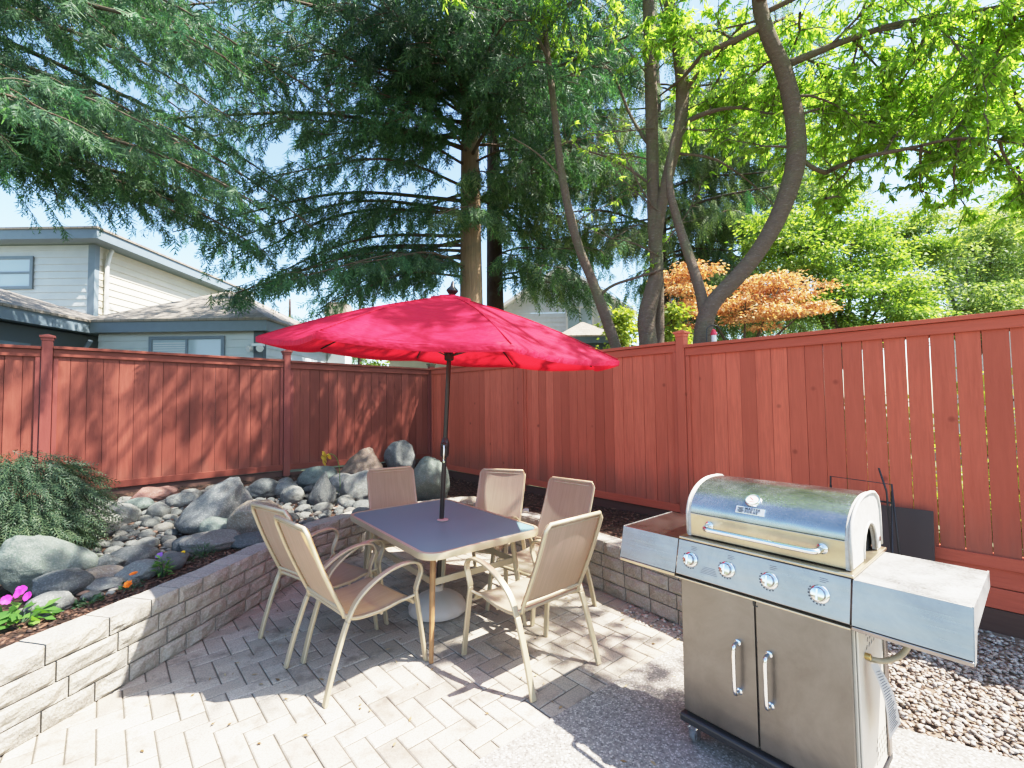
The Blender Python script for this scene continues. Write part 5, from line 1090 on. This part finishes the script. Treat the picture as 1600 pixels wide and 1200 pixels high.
# ------------------------------------------------------------------ houses
def siding(name, p0, p1, z0, z1, mat, parent, step=.17, slope=None):
    p0, p1 = Vector((*p0, 0)), Vector((*p1, 0)); d = (p1-p0).normalized(); n = Vector((d.y, -d.x, 0)); m = MB(); z = z0      # outside is to the right of p0->p1
    while z < z1-.02:
        t = min(z+step, z1)
        def at_(q, off, zz): return q+n*off+Vector((0, 0, zz))
        a0, a1 = p0, p1
        if slope: a0, a1 = slope(z, p0, p1)
        m.add([at_(a0, .026, z), at_(a1, .026, z), at_(a1, .008, t), at_(a0, .008, t), at_(a0, .0, z), at_(a1, 0, z)], [(0, 1, 2, 3), (4, 5, 1, 0)]); z += step
    return m.build(name, mat, parent, smooth=False)
def window(parent, c, d, w_, h_, frame, pane, split='v', blind=False):
    c = Vector(c); d = Vector(d).normalized(); n = Vector((d.y, -d.x, 0)); M = Matrix(((d.x, n.x, 0, c.x), (d.y, n.y, 0, c.y), (0, 0, 1, c.z), (0, 0, 0, 1))); f = MB(); t = .07
    for x0, x1, z0, z1 in ((-w_/2-t, w_/2+t, h_/2, h_/2+t), (-w_/2-t, w_/2+t, -h_/2-t, -h_/2), (-w_/2-t, -w_/2, -h_/2, h_/2), (w_/2, w_/2+t, -h_/2, h_/2)): f.box(x0, x1, .02, .06, z0, z1, M)
    if split == 'v': f.box(-.025, .025, .03, .055, -h_/2, h_/2, M)
    else: f.box(-w_/2, w_/2, .03, .055, -.025, .025, M)
    fo = f.build('window', frame, parent, smooth=False)
    MB().box(-w_/2, w_/2, .029, .036, -h_/2, h_/2, M).build('pane', pane, fo, smooth=False)
    if blind:
        bl = MB(); k_ = int(h_/.05)
        for i in range(k_): bl.box(-w_/2+.02, -.03, .037, .04, -h_/2+i*.05+.008, -h_/2+i*.05+.038, M)
        bl.build('blind', M_BLIND, fo, smooth=False)
def hip(parent, x0, x1, y0, y1, z, rise, ov, mat=None, fasc=None, inset=None):
    x0 -= ov; x1 += ov; y0 -= ov; y1 += ov; W_, D_ = x1-x0, y1-y0; i = min(W_, D_)/2 if inset is None else inset
    if W_ >= D_: a_, b_ = (x0+i, (y0+y1)/2), (x1-i, (y0+y1)/2)
    else: a_, b_ = ((x0+x1)/2, y0+i), ((x0+x1)/2, y1-i)
    m = MB(); e = .03; c = [(x0-e, y0-e, z+.005), (x1+e, y0-e, z+.005), (x1+e, y1+e, z+.005), (x0-e, y1+e, z+.005)]
    vs = c+[(*a_, z+rise), (*b_, z+rise)]+[(p[0], p[1], p[2]+.05) for p in c]+[(*a_, z+rise+.05), (*b_, z+rise+.05)]
    up = [(6, 7, 11, 10), (7, 8, 11), (8, 9, 10, 11), (9, 6, 10)] if W_ >= D_ else [(6, 7, 10), (7, 8, 11, 10), (8, 9, 11), (9, 6, 10, 11)]
    m.add(vs, up+[(0, 1, 7, 6), (1, 2, 8, 7), (2, 3, 9, 8), (3, 0, 6, 9), (3, 2, 1, 0)])
    ro = m.build('roof', mat or M_SHINGLE, parent, smooth=False)
    f = MB(); h_ = .22
    for q in ((x0, x1, y0, y0+.03), (x0, x1, y1-.03, y1), (x0, x0+.03, y0+.031, y1-.031), (x1-.03, x1, y0+.031, y1-.031)): f.box(*q, z-h_, z+.004)
    f.box(x0+.03, x1-.03, y0+.03, y1-.03, z-h_+.02, z-h_+.03); f.build('fascia', fasc or M_FASCIA, ro, smooth=False); return ro
hs = thing('house', 'blue grey sided two storey house with hip roofs behind the left fence', 'house', (0, 0, 0)); hs.location = (-9, 11, 0); HB = Vector((-9, 11, 0))
def hx(x, y): return (x+9, y-11)
siding('wall', hx(-15, 11), hx(-10.05, 11), 2.6, 5.62, M_SIDE, hs); siding('wall', hx(-10.05, 11), hx(-10.05, 16.8), 2.6, 5.62, M_SIDEC, hs)
MB().box(-1.06-.12, -1.02, -.03, .1, 2.6, 5.62).build('corner_board', M_FASCIA, hs, smooth=False)
hip(hs, -6, -1.05, 0, 5.8, 5.86, .9, .4)
window(hs, (-2.95, 0, 4.95), (1, 0, 0), .78, .66, M_FASCIA, M_PANE, 'h')
MB().tube([(-.94, .35, 5.6), (-.94, .30, 5.5), (-.97, .25, 5.2), (-.97, .25, 2.4)], .045, 8).build('downspout', M_WHITE, hs)
siding('wall', hx(-9, 10), hx(-5.45, 10), .4, 3.3, M_SIDE, hs); siding('wall', hx(-5.45, 10), hx(-5.45, 14.6), .4, 3.3, M_SIDEW, hs)
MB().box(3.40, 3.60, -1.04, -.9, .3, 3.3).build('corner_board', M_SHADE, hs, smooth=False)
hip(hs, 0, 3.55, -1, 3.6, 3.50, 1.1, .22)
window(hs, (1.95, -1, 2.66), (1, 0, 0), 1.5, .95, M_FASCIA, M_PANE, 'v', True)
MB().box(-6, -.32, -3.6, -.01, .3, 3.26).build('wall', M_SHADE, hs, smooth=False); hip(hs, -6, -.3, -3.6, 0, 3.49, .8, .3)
window(hs, (-.31, -2.7, 2.4), (0, 1, 0), .9, .9, M_FASCIA, M_PANE, 'v'); window(hs, (-.31, -1.3, 2.4), (0, 1, 0), .7, .9, M_FASCIA, M_PANE, 'v')
MB().tube([(.05, -1.25, 3.1), (-.1, -1.2, 2.95), (-.22, -1.1, 2.7), (-.22, -1.1, .4)], .04, 8).build('downspout', M_FASCIA, hs)
fl = MB(); fl.lathe([(.03, 0), (.06, .03), (.075, .1), (.07, .11)], 14, Matrix.Translation((3.62, -1.12, 2.93)) @ Matrix.Rotation(R(115), 4, 'X')); fl.lathe([(.03, 0), (.06, .03), (.075, .1), (.07, .11)], 14, Matrix.Translation((3.42, -1.12, 2.93)) @ Matrix.Rotation(R(115), 4, 'X') @ Matrix.Rotation(R(-30), 4, 'Y')); fl.box(3.4, 3.66, -1.12, -1.06, 2.96, 3.02)
fl.build('flood_light', M_WHITE, hs)
ck = MB().box(3.58, 4.1, 2.5, 3.05, .3, 4.35).build('chimney', M_SIDEW, hs, smooth=False); MB().prism([(3.5, 2.42), (4.18, 2.42), (4.18, 3.13), (3.5, 3.13)], lambda x, y: (x, y, 4.352), lambda x, y: (3.84+(x-3.84)*.72, 2.77+(y-2.77)*.72, 4.72)).build('chimney_top', M_SHINGLE, ck, smooth=False)
hs = thing('house', 'cream sided low house showing under the left edge of the umbrella', 'house', (-1.5, 16, 0))
siding('wall', (-2.6, -.5), (3, -.5), .4, 3.35, M_SIDEC, hs); siding('wall', (-2.6, 3.5), (-2.6, -.5), .4, 3.35, M_SIDEC, hs); hip(hs, -2.6, 3, -.5, 3.5, 3.5, .75, .45, None, M_WHITE)
hs = thing('house', 'pale grey house with a small blue grey bay roof behind the slender trunk', 'house', (1.8, 17, 0))
siding('wall', (-2.2, 0), (2.35, 0), .4, 5.0, M_SIDEW, hs)
gz = lambda z, p0, p1: (Vector((-2.2+max(0, (z-5)*1.5), 0, 0)), Vector((2.35-max(0, (z-5)*1.5), 0, 0)))
siding('gable', (-2.2, 0), (2.35, 0), 5.0, 6.4, M_SIDEW, hs, .17, gz); siding('wall', (-2.2, 5), (-2.2, 0), .4, 5.0, M_SIDEW, hs); siding('wall', (2.35, 0), (2.35, 5), .4, 5.0, M_SIDEW, hs)
rf = MB()
for s in (-1, 1): rf.add([(.075, -.4, 6.62), (.075, 5, 6.62), (.075+s*2.7, 5, 4.82), (.075+s*2.7, -.4, 4.82), (.075, -.4, 6.74), (.075, 5, 6.74), (.075+s*2.7, 5, 4.94), (.075+s*2.7, -.4, 4.94)], [(0, 1, 2, 3), (4, 7, 6, 5), (0, 3, 7, 4), (3, 2, 6, 7), (1, 5, 6, 2)])
rf.build('roof', M_WHITE, hs, smooth=False)
window(hs, (.75, 0, 4.75), (1, 0, 0), .9, .8, M_WHITE, M_PANE, 'v')
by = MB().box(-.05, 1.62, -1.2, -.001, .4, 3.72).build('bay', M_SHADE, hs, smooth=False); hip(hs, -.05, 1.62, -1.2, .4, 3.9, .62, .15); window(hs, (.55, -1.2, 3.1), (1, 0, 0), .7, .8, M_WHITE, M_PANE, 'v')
hs = thing('house', 'tall house whose brown shingled roof edge shows at the upper right', 'house', (19.6, 14.0, 0))
siding('wall', (-3.4, -2.8), (3.5, -2.8), .4, 7.0, M_SIDEC, hs); siding('wall', (-3.4, 3), (-3.4, -2.8), .4, 7.0, M_SIDEC, hs); hip(hs, -3.4, 3.5, -2.8, 3, 7.15, 2.2, .5)
